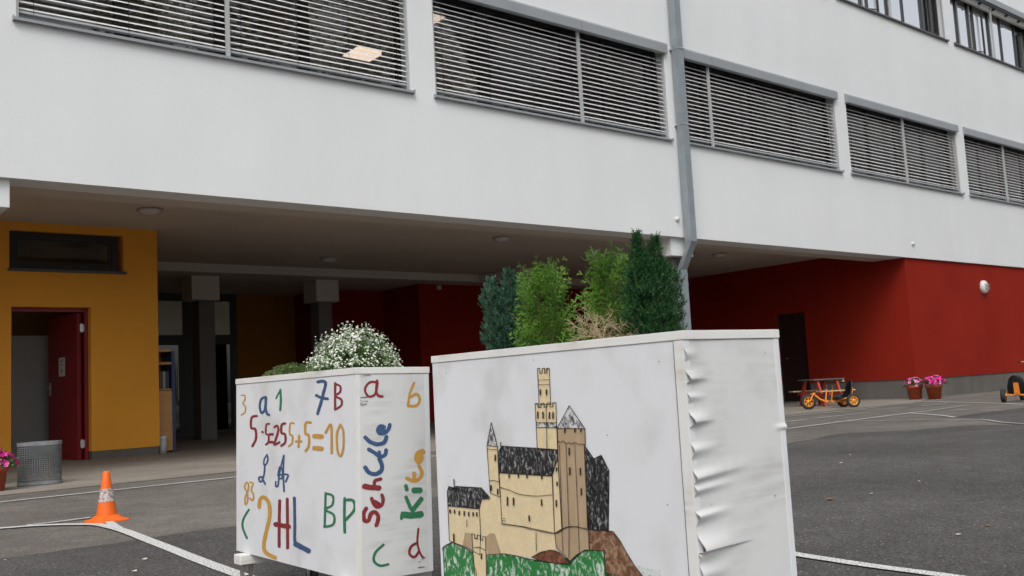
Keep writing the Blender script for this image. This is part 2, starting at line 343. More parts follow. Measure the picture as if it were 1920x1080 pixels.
for a_ in ((wx0+.08, wx0+.12, wz0+.09, wz1-.08), (wx1-.17, wx1-.13, wz0+.09, wz1-.08), (wx0+.12, wx1-.17, wz0+.09, wz0+.12), (wx0+.12, wx1-.17, wz1-.11, wz1-.08)): q.box(a_[0], a_[1], fy+.02, fy+.06, a_[2], a_[3])
wn = q.build('window', DARKF, B); bx('pane', GLASSD, wn, wx0+.12, wx1-.17, fy+.04, fy+.05, wz0+.12, wz1-.11)
bx('sill', mat('dark_sill', (.07, .075, .08), .5), wn, wx0-.02, wx1+.03, Yy-.04, fy, wz0-.03, wz0+.004)
# red door, open inwards
hx, hy = 3.885, Yy+.20
q = MB(); q.box(dx1-.045, dx1, Yy+.13, Yy+.22, 0, dz-.002); q.box(dx0, dx1-.045, Yy+.14, Yy+.22, dz-.05, dz-.002); q.box(dx0, dx0+.04, Yy+.14, Yy+.22, 0, dz-.05); df = q.build('door_frame', DOORRED, B)
th = R(101); DM = Matrix.Translation((hx, hy, 0)) @ Matrix.Rotation(th, 4, 'Z')
q = MB(); q.box(0, .88, 0, .045, .01, dz-.06, M=DM, bev=.003); q.box(.03, .85, -.0, .0, .1, 1.9, M=DM) if 0 else None
q.box(.0, .03, .045, .06, .01, dz-.06, M=DM); dr = q.build('door', DOORRED, B)
q = MB(); q.box(.38, .56, .046, .048, 1.16, 1.42, M=DM); nq = q.build('notice', mat('notice_paper', (.55, .53, .53), .7), dr)
q = MB()
for zz, wdt in ((1.385, .10), (1.365, .12), (1.33, .07), (1.31, .09), (1.20, .05)): q.box(.47-wdt/2, .47+wdt/2, .0485, .049, zz, zz+.009, M=DM)
q.box(.45, .49, .0485, .049, 1.22, 1.26, M=DM)
q.build('notice_print', mat('print_grey', (.12, .1, .1), .8), dr)
q = MB(); q.tube([(.82, .045, 1.0), (.82, .10, 1.0), (.72, .10, 1.0)], .011, 8, M=DM); q.box(.80, .84, .045, .052, .9, 1.08, M=DM); q.build('handle', STEEL, dr)
for zz in (.22, 1.80):
    q = MB(); q.tube([(hx-.005, hy-.03, zz-.06), (hx-.005, hy-.03, zz+.06)], .014, 8); q.box(hx-.03, hx+.03, hy-.045, hy-.035, zz-.05, zz+.05); q.build('hinge', STEEL, dr)
# room behind the red door
GREYP = mat('grey_partition', (.30, .295, .28), .6, var=.06)
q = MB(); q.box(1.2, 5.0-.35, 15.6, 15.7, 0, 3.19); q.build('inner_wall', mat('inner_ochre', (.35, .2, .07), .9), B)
q = MB(); q.box(2.6, 3.75, 15.1, 15.13, .02, 1.78); q.box(3.05, 3.06, 15.085, 15.1, .02, 1.76); q.build('cubicle_partition', GREYP, B)
# --- glazed entrance and back walls
YG = 20.3
gx = lambda px, y=700: onY(px, y, YG).x
gz = lambda x, y: onY(x, y, YG).z
q = MB(); ztop = 2.97
x_l, x_r = gx(285), gx(444, 600)
zt1, zt0 = gz(357, 628), gz(357, 642)
for a_, b_ in ((x_l, x_l+.08), (gx(345), gx(362)), (gx(432, 600), x_r), (gx(395), gx(404))): q.box(a_, b_, YG, YG+.08, 0, ztop)
q.box(x_l, x_r, YG+.005, YG+.075, ztop-.09, ztop+.08); q.box(x_l, x_r, YG+.004, YG+.076, zt0-.05, zt1); q.box(x_l, x_r, YG+.006, YG+.074, 0, .08)
q.box(gx(337), gx(345), YG+.01, YG+.07, .08, zt0-.05)
fr = q.build('glazed_entrance', DARKF, B)
bx('pane', GLASSD, fr, x_l+.02, x_r-.02, YG+.035, YG+.045, .08, zt0-.05)
bx('transom_pane', mat('frosted_glass', (.80, .78, .66), .25, var=.08, vscale=2), fr, x_l+.02, x_r-.02, YG+.035, YG+.045, zt1, ztop-.09)
q = MB(); q.tube([(gx(332), YG-.06, .75), (gx(332), YG-.06, 1.55)], .016, 8); q.tube([(gx(332), YG-.06, .9), (gx(332), YG+.02, .9)], .01, 6); q.tube([(gx(332), YG-.06, 1.4), (gx(332), YG+.02, 1.4)], .01, 6); q.build('pull_handle', STEEL, fr)
xr_ = onY(625, 600, 19.0).x
q = MB(); q.box(x_r, 10.65, YG+.02, YG+.3, 0, 3.05); q.build('back_wall', YELSHADE, B)
q = MB(); q.box(10.6, 11.93, 19.0, 19.3, 0, 3.05); q.box(10.35, 10.6, 19.0, YG+.02, 0, 3.05); q.box(11.93, 19.2, 17.52, 17.8, 0, 3.05); q.box(11.93, 12.2, 17.8, 19.0, 0, 3.05); q.build('red_back_wall', RED, B)
q = MB(); q.box(4.5, 12, 23.6, 23.8, 0, 3.05); q.box(4.87, 5.0, 17.2, 23.6, 0, 3.05); q.box(11.0, 11.1, YG+.3, 23.6, 0, 3.05); q.build('hall_wall', mat('hall_paint', (.42, .36, .28), .8), B)
bx('wall_sensor', mat('sensor_white', (.55, .52, .48), .5), B, 12.42, 12.52, 17.47, 17.52, 2.93, 3.02, bev=.01)
# --- red block on the right
q = MB()
zp = .405
q.box(19.2, XR, F+.045, F+.30, zp, 2.953)
dY0, dY1, dZ = 12.62, 13.40, 2.03
q.box(19.2, 19.45, F+.30, dY0, zp, 3.2); q.box(19.2, 19.45, dY1, 17.52, zp, 3.2); q.box(19.2, 19.45, dY0, dY1, dZ, 3.2)
q.build('red_wall', RED, B)
q = MB(); q.box(19.22, XR, F+.065, F+.30, 0, zp); q.box(19.22, 19.45, F+.30, dY0, 0, zp); q.box(19.22, 19.45, dY1, 17.52, 0, zp); q.build('plinth', PLINTH, B)
q = MB(); q.box(19.32, 19.37, dY0+.05, dY1-.05, .01, dZ-.05); sd_ = q.build('side_door', mat('dark_door', (.025, .008, .008), .5), B)
q = MB(); q.box(19.30, 19.40, dY0, dY0+.05, 0, dZ); q.box(19.30, 19.40, dY1-.05, dY1, 0, dZ); q.box(19.30, 19.40, dY0+.05, dY1-.05, dZ-.05, dZ); q.build('door_frame', DARKF, sd_)
q = MB(); q.tube([(19.32, dY1-.12, 1.0), (19.26, dY1-.12, 1.0), (19.26, dY1-.22, 1.0)], .011, 8); q.build('handle', STEEL, sd_)
bx('rear_wall', WHITE, B, XL, XR, 23.9, 24.1, 0, zt)
bx('upper_floor', CEIL, B, XL, XR, F+TH, 23.9, 3.31, 3.6)
# --- windows
MULL = {-1: 2.3, 0: 2.24, 1: 2.76, 2: .80, 3: 2.31, 4: 2.14, 5: 2.6}
def frame_members(k, x0, x1, z0, z1):
    w_ = .07
    L = [(x0, x0+w_, z0, z1), (x1-w_, x1, z0, z1), (x0+w_, x1-w_, z0, z0+.09), (x0+w_, x1-w_, z1-.07, z1)]
    wpx = {0: [(3.21, 3.36), (4.34, 4.46), (5.40, 5.52)], 1: [(8.16, 8.36), (9.75, 9.97), (10.62, 10.70), (11.64, 11.76)], 2: [(13.06, 13.2), (14.45, 14.57), (15.72, 15.86)], 3: [(18.4, 18.52), (19.55, 19.75), (20.7, 20.8)]}
    for a_, b_ in wpx.get(k, [(x0+1.1, x0+1.22), (x0+2.2, x0+2.36), (x0+3.5, x0+3.6)]): L.append((a_, b_, z0+.09, z1-.07))
    return L
def window_low(k):
    x0, x1 = opening(k); q = MB(); Y = F+.19
    for a_ in frame_members(k, x0, x1, z1, z2): q.box(a_[0], a_[1], Y, Y+.07, a_[2], a_[3])
    wn = q.build('window', DARKF, B)
    bx('pane', GLASS, wn, x0+.03, x1-.03, Y+.03, Y+.042, z1+.03, z2-.03)
    # sill: sheet with turned-up ends
    q = MB(); q.prism([(F-.055, z1-.035), (F-.055, z1-.005), (Y+.01, z1+.012), (Y+.01, z1+.002), (F-.045, z1-.012), (F-.045, z1-.035)], 'x', x0-.033, x1+.033)
    q.box(x0-.036, x0-.028, F-.058, F+.02, z1-.038, z1+.012); q.box(x1+.028, x1+.036, F-.058, F+.02, z1-.038, z1+.012)
    xm = x0-.035+MULL[k]; q.box(xm-.002, xm+.002, F-.057, F-.0549, z1-.036, z1-.004); q.build('sill', GREYMET, wn)
    q = MB(); q.prism([(F+.02, 5.99), (F-.07, 5.99), (F-.07, 6.13), (F-.05, 6.165), (F+.0, 6.18), (F+.02, 6.18)], 'x', x0-.02, x1+.02)
    cv = q.build('cover_box', GREYMET, wn)
    q = MB(); q.box(xm-.0015, xm+.0015, F-.0715, F-.069, 5.992, 6.128); q.build('panel_joint', DARKF, cv)
    for a_, b_ in ((x0+.0, x0+.026), (xm-.03, xm+.012), (x1-.026, x1)):
        q = MB(); q.box(a_, b_, F+.012, F+.05, z1+.0, 6.0); q.build('guide_rail', RAILMET, wn)
    bot = z1+.085
    for a_, b_ in ((x0+.028, xm-.032), (xm+.014, x1-.028)):
        q = MB(); nsl = 19; sp = .0705; yc = F+.075
        for i in range(nsl):
            z = bot+.06+i*sp
            if z > 5.93: break
            pr = [(-.027, -.003), (-.021, .002), (-.007, .0045), (.007, .0045), (.021, .001), (.027, -.005)]
            tz = random.uniform(-.002, .002); tilt = .59+random.uniform(-.025, .025)
            for j in range(5):
                (ya, za), (yb, zb2) = pr[j], pr[j+1]
                za += ya*tilt+tz; zb2 += yb*tilt+tz
                q.add([(a_, yc+ya, z+za), (b_, yc+ya, z+za), (b_, yc+yb, z+zb2), (a_, yc+yb, z+zb2)], [(0, 1, 2, 3)], 0, True)
                q.add([(a_, yc+ya, z+za-.0012), (b_, yc+ya, z+za-.0012), (b_, yc+yb, z+zb2-.0012), (a_, yc+yb, z+zb2-.0012)], [(3, 2, 1, 0)], 0, True)
            q.add([(a_, yc-.027, z-.003-.027*tilt+tz), (b_, yc-.027, z-.003-.027*tilt+tz), (b_, yc-.0285, z-.006-.027*tilt+tz), (a_, yc-.0285, z-.006-.027*tilt+tz)], [(0, 1, 2, 3)])
        bl = q.build('blind', SLAT, wn, fix=False)
        bx('bottom_rail', RAILMET, bl, a_, b_, yc-.03, yc+.03, bot-.004, bot+.018)
        n_c = max(2, round((b_-a_)/.62))
        for i in range(n_c):
            x = a_+.14+(b_-a_-.28)*i/(n_c-1); q = MB(); q.box(x-.0022, x+.0022, yc-.037, yc-.035, bot, 5.99); q.build('ladder_cord', BLACK, bl)
    return wn
for k in LOW: window_low(k)
def window_up(k):
    x0, x1 = opening(k); Y = F+.17; q = MB(); w_ = .06; za, zb_ = z3, z4
    q.box(x0, x0+w_, Y, Y+.08, za, zb_); q.box(x1-w_, x1, Y, Y+.08, za, zb_); q.box(x0+w_, x1-w_, Y, Y+.08, za, za+.07); q.box(x0+w_, x1-w_, Y, Y+.08, zb_-.07, zb_)
    ms = [.62, 1.25, 1.52, 2.35, 3.05, 3.9]
    for i, d in enumerate(ms): q.box(x0+d, x0+d+.038, Y, Y+.07, za+.07, zb_-.07)
    wn = q.build('window', DARKF, B)
    bx('pane', GLASSU, wn, x0+.03, x1-.75, Y+.03, Y+.042, za+.03, zb_-.03)
    bx('side_pane', GLASS, wn, x1-.72, x1-.03, Y+.03, Y+.042, za+.03, zb_-.03)
    for d in (ms[0], ms[3]+.0, ms[1]): bx('mullion_cover', GREYMET, wn, x0+d+.052, x0+d+.10, Y-.004, Y+.06, za+.07, zb_-.07)
    q = MB(); q.prism([(F-.055, za-.035), (F-.055, za-.005), (Y+.01, za+.012), (Y+.01, za+.002), (F-.045, za-.012), (F-.045, za-.035)], 'x', x0-.033, x1+.033)
    q.box(x0-.036, x0-.028, F-.058, F+.02, za-.038, za+.012); q.box(x1+.028, x1+.036, F-.058, F+.02, za-.038, za+.012); q.build('sill', mat('dark_sill_sheet', (.10, .10, .11), .45) if k == 1 else bpy.data.materials['dark_sill_sheet'], wn)
    q = MB(); q.prism([(F+.02, 9.63), (F-.07, 9.63), (F-.07, 9.77), (F-.05, 9.805), (F+.0, 9.82), (F+.02, 9.82)], 'x', x0-.02, x1+.02); q.build('cover_box', GREYMET, wn)
    # raised blind: slat packet with its bottom rail hanging just below the cover
    q = MB(); q.box(x0+.03, x1-.03, F+.035, F+.11, 9.47, 9.60); q.build('raised_blind', SLAT, wn)
    q = MB(); q.box(x0+.0, x1-.0, F-.05, F-.03, 9.555, 9.58)
    for i in range(7): xx = x0+.1+i*(x1-x0-.2)/6; q.box(xx-.01, xx+.01, F-.049, F+.03, 9.50, 9.555)
    q.build('fall_guard_rail', DARKF, wn)
    q = MB(); q.box(x0+2.20, x0+2.23, F+.012, F+.05, za, 9.63); q.box(x0, x0+.02, F+.012, F+.05, za, 9.63); q.box(x1-.02, x1, F+.012, F+.05, za, 9.63); q.build('guide_rail', RAILMET, wn)
    # window stay of a tilted sash
    for d in (1.75, 4.42):
        q = MB(); q.box(x0+d, x0+d+.035, Y-.12, Y-.08, za+.07, zb_-.35); q.add([(x0+d-.2, Y, za+.16), (x0+d-.2, Y, za+.13), (x0+d+.02, Y-.1, za+.13), (x0+d+.02, Y-.1, za+.16)], [(0, 1, 2, 3)]); q.build('window_stay', DARKF, wn)
for k in UPP: window_up(k)
# classrooms: ceilings, dividing walls, pinboards, curtains
q = MB(); q.box(XL, XR, F+TH, 23.9, 6.6, 6.7)
q.build('classroom_ceiling', mat('classroom_ceiling_paint', (.34, .27, .23), .9), B)
q = MB(); q.box(XL, XR, 17.0, 17.1, 3.6, 6.6)
for k in range(-1, 7): x = S0+PITCHX*k-.16; q.box(x-.08, x+.08, F+TH, 17, 3.6, 6.6) if k in (0, 4, 6) else None
q.build('classroom_wall', ROOM, B)
q = MB(); q.box(XL, XR, 15.0, 15.1, 7.1, 13); q.box(XL, XR, F+TH, 15, 10.3, 10.4); q.box(XL, XR, F+TH, 15, 7.05, 7.1); q.build('upper_room_wall', ROOM, B)
CURT = mat('curtain_cloth', (.58, .52, .46), .9)
for xa, xb in ((6.80, 6.88), (11.5, 11.78), (12.75, 13.0), (16.55, 16.85), (21.5, 21.75), (3.8, 4.2), (8.5, 9.5), (10.1, 10.5), (13.4, 14.3), (14.7, 15.4), (18.7, 19.3), (19.9, 20.5), (5.7, 6.2)):
    q = MB(); n = 24
    vs = [(xa+(xb-xa)*i/n, F+.55+.03*math.sin(i*1.6), z) for i in range(n+1) for z in (4.0, 6.5)]
    q.add(vs, [(2*i, 2*i+1, 2*i+3, 2*i+2) for i in range(n)], 0, True); q.build('curtain', CURT, B)
# lit ceiling panels in the classrooms, plus added fill panels
cor = [onZ(x, y, 6.6) for x, y in ((645, 101), (668, 83), (722, 97), (693, 112))]
cx, cy = sum(c.x for c in cor)/4, sum(c.y for c in cor)/4
LG = 'lit ceiling panels inside the classrooms'
def panel(x, y, label, a=.6):
    e = empty('ceiling_light', (x, y, 6.6), label, 'ceiling light', LG)
    bx('diffuser', PANEL, e, x-.29*a/.6, x+.29*a/.6, y-.29, y+.29, 6.575, 6.585)
    q = MB(); h = .31*a/.6
    q.box(x-h, x+h, y-.31, y-.292, 6.565, 6.6); q.box(x-h, x+h, y+.292, y+.31, 6.565, 6.6); q.box(x-h, x-h+.018, y-.292, y+.292, 6.565, 6.6); q.box(x+h-.018, x+h, y-.292, y+.292, 6.565, 6.6); q.build('frame', RAILMET, e)
for i in range(12):  # unseen glowing panels added to brighten the classrooms
    for yy in (12.2, 14.4, 16.0):
        xx = 1.2+i*2.55+.9
        if abs(xx-cx) < 1 and yy == 14.4: continue
        bx('added_fill_panel', PANEL, B, xx-.3, xx+.3, yy-.3, yy+.3, 6.58, 6.595) if yy != 12.2 and xx > 12 else None
panel(cx, cy, 'square lit panel glowing behind the blinds of the first window from the left')
panel(8.52, 12.1, 'lit panel at the left edge of the window left of the downpipe')
panel(16.1, 13.0, 'lit panel behind the blinds of the window right of the downpipe', 1.1)
panel(20.9, 12.4, 'small lit panel behind the window right above the red corner', .6)
panel(23.5, 12.6, 'lit panel farthest right behind the second window from the right edge', .6)
# ================================================================== DOWNPIPE
D = empty('downpipe', (12.15, F-.1, 0), 'grey zinc rectangular downpipe bending back under the white facade', 'downpipe')
px0, px1 = 12.05, 12.19
def pipe(name, prof_pts, sz=.14):
    q = MB(); vs = []
    for (x, y, z, ty) in prof_pts: vs += [(x-sz/2, y-.065, z+ty), (x+sz/2, y-.065, z+ty), (x+sz/2, y+.065, z-ty), (x-sz/2, y+.065, z-ty)]
    fs = []
    for i in range(len(prof_pts)-1):
        for k in range(4): fs.append((i*4+k, i*4+(k+1) % 4, (i+1)*4+(k+1) % 4, (i+1)*4+k))
    q.add(vs, fs); q.add(vs[:4], [(3, 2, 1, 0)]); q.add(vs[-4:], [(0, 1, 2, 3)]); return q.build(name, ZINC, D)
XP = 12.11; Yp = F-.115; Yq = F+.13; ZA, ZB = 2.83, 2.40
pipe('upper_pipe', [(XP, Yp, 13.4, 0), (XP, Yp, ZA, .035)])
pipe('bend', [(XP, Yp, ZA-.004, .035), (XP, Yq, ZB+.004, .035)])
pipe('lower_pipe', [(XP, Yq, ZB, .035), (XP, Yq, .02, 0)])
for z, Y in ((6.08, Yp), (4.80, Yp), (3.70, Yp), (ZA+.05, Yp), (ZB-.06, Yq), (2.2, Yq)):
    q = MB(); q.box(XP-.074, XP+.074, Y-.069, Y+.069, z-.016, z+.016); q.build('collar', ZINC, D)
for z, Y in ((6.05, Yp), (4.77, Yp)):
    q = MB(); q.box(XP+.035, XP+.069, Y-.084, Y-.07, z+.026, z+.046); q.box(XP-.077, XP+.077, Y-.072, F-.0, z+.026, z+.044); q.build('clamp', [STEEL], D)
# wall knobs
LWH0 = mat('knob_white', (.6, .6, .58), .4)
for x, z in ((19.5, 3.25), (11.93, 3.24)):
    q = MB(); MM = Matrix.Translation((x, F, z)) @ Matrix.Rotation(R(90), 4, 'X'); q.lathe([(.045, 0), (.045, .006), (.035, .008), (.035, .02), (.03, .045), (.001, .05)], 16, M=MM); q.build('knob', LWH0, B)
# ceiling lamps under the passage
OPAL = mat('opal_glass', (.50, .46, .47), .25, var=.04); RING = mat('lamp_ring', (.30, .27, .26), .5)
def ceil_lamp(x, y, z, label):
    e = empty('ceiling_lamp', (x, y, z), label, 'ceiling lamp', 'round lamps under the passage ceiling')
    T = Matrix.Translation((x, y, z)); q = MB(); q.lathe([(.155, 0), (.16, -.012), (.16, -.022), (.145, -.024)], 32, M=T); q.build('ring', RING, e)
    q = MB(); q.lathe([(.146, -.02), (.135, -.045), (.11, -.068), (.07, -.083), (.03, -.089), (.001, -.09)], 32, M=T); q.build('glass_dome', OPAL, e)
ceil_lamp(4.26, 12.28, 3.2, 'round opal ceiling lamp above the ochre wall and its red door')
ceil_lamp(8.62, 15.52, 3.2, 'round opal ceiling lamp deepest in the passage above the white flowers')
ceil_lamp(10.18, 12.4, 3.2, 'round opal ceiling lamp above the green shrubs left of the downpipe')
ceil_lamp(16.02, 12.42, 3.2, 'round opal ceiling lamp right of the downpipe near the red wall')
# bulkhead lamp on the red wall
lx, lz = 22.66, 2.41; LW = empty('wall_lamp', (lx, F+.045, lz), 'oval white bulkhead lamp with louvres high on the red wall', 'wall lamp')
MM = Matrix.Translation((lx, F+.045, lz)) @ Matrix.Rotation(R(90), 4, 'X')
LWH = mat('lamp_white', (.62, .62, .60), .4)
q = MB(); q.lathe([(.15, 0), (.155, .02), (.15, .06), (.13, .085), (.09, .10), (.001, .105)], 32, M=MM, sx=.86, sy=1); q.build('housing', LWH, LW)
q = MB()
for zz in (-.05, 0, .05): q.box(lx-.085, lx+.105, F-.075, F-.035, lz+zz-.006, lz+zz+.010)
q.build('louvre', mat('louvre_grey', (.33, .33, .32), .5), LW)
# ================================================================== PASSAGE OBJECTS
WOOD = mat('beech_board', (.46, .24, .085), .5, var=.12, vscale=3, aniso=(1, 1, 8)); BLUE = mat('blue_post', (.02, .035, .12), .4)
e = empty('shelf_cabinet', (5.05, 14.2, 0), 'tall beech shelf cabinet with blue edge beside the ochre wall corner', 'cabinet')
x0, x1 = 4.90, 5.13
bx('lower_panel', WOOD, e, x0, x1, 13.98, 14.0, .03, .89)
q = MB()
for z in (.90, 1.27, 1.455): q.box(x0, x1, 13.985, 14.42, z-.0, z+.035 if z > 1 else z+.02)
q.box(x0, x1, 14.40, 14.42, .03, 1.45); q.box(x0, x0+.018, 13.99, 14.40, .03, 1.455); q.build('shelf', WOOD, e)
q = MB(); q.box(x1, x1+.045, 13.97, 14.42, 0, 1.46); q.build('side_panel', BLUE, e)
for i in range(4): bx('binder', mat('binder_%d' % i, [(.25, .25, .25), (.12, .05, .04), (.3, .3, .28), (.06, .07, .1)][i], .6), e, x0+.025+i*.05, x0+.065+i*.05, 14.05, 14.3, .92, 1.17)
e = empty('waste_bin', (4.95, 13.88, 0), 'small pale grey cylindrical bin at the foot of the ochre corner', 'bin')
T = Matrix.Translation((4.945, 13.86, 0)); q = MB(); q.lathe([(.001, 0), (.052, 0), (.06, .22), (.056, .22), (.05, .02)], 24, M=T); q.build('body', mat('grey_plastic', (.42, .42, .41), .4), e)
q = MB(); q.lathe([(.064, .215), (.066, .24), (.055, .252), (.001, .255)], 24, M=T); q.build('lid', mat('grey_plastic_lid', (.46, .46, .45), .4), e)
# red armchairs and plant behind the glazing
for x, y, lb in ((7.55, 21.6, 'dark red armchair behind the glass door left of the pillar'), (9.0, 21.9, 'dark red armchair behind the glass right of the pillar')):
    e = empty('armchair', (x, y, 0), lb, 'armchair', 'red armchairs in the hall'); RF = mat('red_fabric', (.28, .015, .02), .8) if 'red_fabric' not in bpy.data.materials else bpy.data.materials['red_fabric']
    bx('seat', RF, e, x-.35, x+.35, y-.35, y+.3, .18, .45, bev=.04); bx('backrest', RF, e, x-.36, x+.36, y+.3, y+.48, .2, .95, bev=.05)
    for s in (-1, 1): bx('armrest', RF, e, x+s*.36, x+s*.48, y-.34, y+.34, .15, .62, bev=.03)
    for sx in (-1, 1):
        for sy in (-1, 1): bx('leg', DARKF, e, x+sx*.3-.02, x+sx*.3+.02, y+sy*.28-.02, y+sy*.28+.02, 0, .18)
# ---- galvanised wire mesh basket
bc = onZ(69, 911); bcx, bcy = bc.x+.05, bc.y+.1
GALV = mat('galvanised_steel', (.11, .12, .125), .5, metal=.3, var=.3, vscale=9)
e = empty('mesh_basket', (bcx, bcy, 0), 'galvanised perforated metal litter basket standing by the open red door', 'litter basket')
q = MB(); rb, hb = .193, .405; T = Matrix.Translation((bcx, bcy, 0))
def dshape(a, r=rb):
    c_, s2 = math.cos(a), math.sin(a); k_ = r/((abs(c_)**3.2+abs(s2)**3.2)**(1/3.2)); return Vector((k_*c_*.97, k_*s2*.72, 0))
BR = Matrix.Rotation(R(-18), 4, 'Z')
def dring(q, r_off, z0, z1, n=96, th_=.0012):
    o = [T @ BR @ (dshape(2*math.pi*k/n, rb+r_off+th_)) for k in range(n)]; i_ = [T @ BR @ (dshape(2*math.pi*k/n, rb+r_off-th_)) for k in range(n)]
    vs = [p+Vector((0, 0, z)) for z in (z0, z1) for p in o]+[p+Vector((0, 0, z)) for z in (z0, z1) for p in i_]
    fs = []
    for k in range(n): k2 = (k+1) % n; fs += [(k, k2, n+k2, n+k), (2*n+k, 3*n+k, 3*n+k2, 2*n+k2), (n+k, n+k2, 3*n+k2, 3*n+k), (k, 2*n+k, 2*n+k2, k2)]
    q.add(vs, fs)
NB = 58
for k in range(NB):
    a = 2*math.pi*k/NB; p = BR @ dshape(a); a2 = BR @ dshape(a+.02); t = (a2-p).normalized(); nn = Vector((t.y, -t.x, 0)); c0 = T @ p
    vs = [c0+t*e1+nn*e2+Vector((0, 0, z)) for z in (.035, hb-.03) for e1, e2 in ((-.0030, -.001), (.0030, -.001), (.0030, .001), (-.0030, .001))]
    q.add(vs, [(0, 1, 5, 4), (1, 2, 6, 5), (2, 3, 7, 6), (3, 0, 4, 7)])
for i in range(19): z = .035+(hb-.065)*i/18; dring(q, 0, z-.0028, z+.0028, 64, .0011)
q.build('mesh_shell', GALV, e)
GALV2 = mat('galvanised_band', (.20, .21, .22), .5, metal=.3, var=.2, vscale=12)
for z0_, z1_ in ((0.01, .04), (hb-.032, hb)):
    q = MB(); dring(q, .003, z0_, z1_, 64, .004); q.build('band', GALV2, e)
q = MB(); q.add([T @ BR @ dshape(2*math.pi*k/48, rb-.003)+Vector((0, 0, .02)) for k in range(48)], [tuple(range(48))]); q.build('base_plate', GALV, e)
# ---- traffic cone
cc = onZ(200, 977); ORG = mat('orange_pvc', (.74, .125, .010), .42, var=.07, vscale=12, spec=.4)
BAND = two_tone('scuffed_reflective_band', (.48, .42, .40), (.20, .14, .12), 60, .47, .62, .6)
e = empty('traffic_cone', (cc.x, cc.y, 0), 'orange traffic cone with one scuffed grey band on the white line', 'traffic cone')
T = Matrix.Translation((cc.x, cc.y, 0)) @ Matrix.Rotation(R(12), 4, 'Z')
q = MB(); n = 40; s_ = .105
def sq(a, h_, pw): # rounded square radius
    c_, s2 = abs(math.cos(a)), abs(math.sin(a)); return h_/((c_**pw+s2**pw)**(1/pw))
prof = []
levels = [(.106, 0, 9), (.106, .008, 9), (.098, .012, 7), (.085, .018, 3), (.072, .034, 2.2), (.060, .04, 2)]
vs = []; fs = []
for h_, z, pw in levels:
    for k in range(n): a = 2*math.pi*k/n+R(45/ n); r = sq(a, h_, pw); vs.append((r*math.cos(a), r*math.sin(a), z))
for i in range(len(levels)-1):
    for k in range(n): fs.append((i*n+k, i*n+(k+1) % n, (i+1)*n+(k+1) % n, (i+1)*n+k))
q.add(vs, fs, 0, True, T); q.build('base', ORG, e)
rr = lambda z: .060+(.019-.060)*(z-.04)/(.305-.04)
q = MB(); q.lathe([(rr(.04), .038), (rr(.12), .12), (rr(.20), .20), (rr(.295), .295), (rr(.305)-.003, .305), (rr(.305)-.007, .303), (rr(.29)-.006, .27)], 32, M=T); q.build('body', ORG, e)
q = MB(); q.lathe([(rr(.12)+.0015, .12), (rr(.20)+.0015, .20)], 32, M=T); q.build('band', BAND, e)
# ================================================================== FOLIAGE HELPERS
def rv(s=1): return Vector((random.gauss(0, s), random.gauss(0, s), random.gauss(0, s)))
def quad(q, p, d, n_, L, W, mi=0, tip=.35):
    d = d.normalized(); sd2 = d.cross(n_)
    if sd2.length < 1e-4: sd2 = d.cross(Vector((.3, .5, .8)))
    sd2.normalize(); q.add([p, p+d*L*.45+sd2*W/2, p+d*L, p+d*L*.45-sd2*W/2], [(0, 1, 2, 3)], mi)
def thuja(name, label, cx, cy, z0, rad, hgt, cols, nspray, parent_group, lean=(0, 0), elong=1.25):
    e = empty(name, (cx, cy, z0), label, 'shrub', parent_group); q = MB(); st = MB()
    for i in range(5):
        a = random.uniform(0, 6.28); r0 = rad*.25; top = Vector((cx+math.cos(a)*rad*.55, cy+math.sin(a)*rad*.55, z0+hgt*.75)); st.tube([(cx+math.cos(a)*r0*.4, cy+math.sin(a)*r0*.4, z0-.02), (cx+math.cos(a)*r0, cy+math.sin(a)*r0, z0+hgt*.4), top], [.004, .003, .0015], 5)
    st.build('stem', BARK, e)
    for i in range(nspray):
        t = random.random()**.85; a = random.uniform(0, 6.28); u0 = math.sqrt(random.random()); rr_ = rad*u0*(1.08-.20*t-.30*max(0, t-.7)/.3)
        p = Vector((cx+math.cos(a)*rr_*.8, cy+math.sin(a)*rr_*.8, z0+t*hgt*.80))
        d = (Vector((math.cos(a)*u0*.85, math.sin(a)*u0*.85, .75+.5*t))+rv(.25)).normalized()
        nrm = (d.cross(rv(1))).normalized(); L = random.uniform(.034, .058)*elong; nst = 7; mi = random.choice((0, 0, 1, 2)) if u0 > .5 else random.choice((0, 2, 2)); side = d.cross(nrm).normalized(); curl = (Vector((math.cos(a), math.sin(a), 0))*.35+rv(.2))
        for k in range(nst):
            u = (k+.3)/nst; c_ = p+d*L*u+curl*L*u*u*.5; l2 = L*.48*(1-u*.65)
            s = 1 if k % 2 else -1
            dd = (d*.62+side*s+curl*.2).normalized(); quad(q, c_, dd, nrm+rv(.3), l2, .0034, mi)
            for v, ss in ((.28, s), (.5, -s), (.72, s)):
                b_ = c_+dd*l2*v; d3 = (dd*.8+(d*.8 if ss != s else side*s*.7-d*.3)).normalized(); quad(q, b_, d3, nrm+rv(.35), l2*.5, .0033, mi)
        quad(q, p, d, nrm, L*1.1, .0034, mi); quad(q, p+d*L*.85+curl*L*.35, d+curl*.5, nrm, L*.3, .0042, mi)
    q.build('foliage', cols, e, fix=False); return e
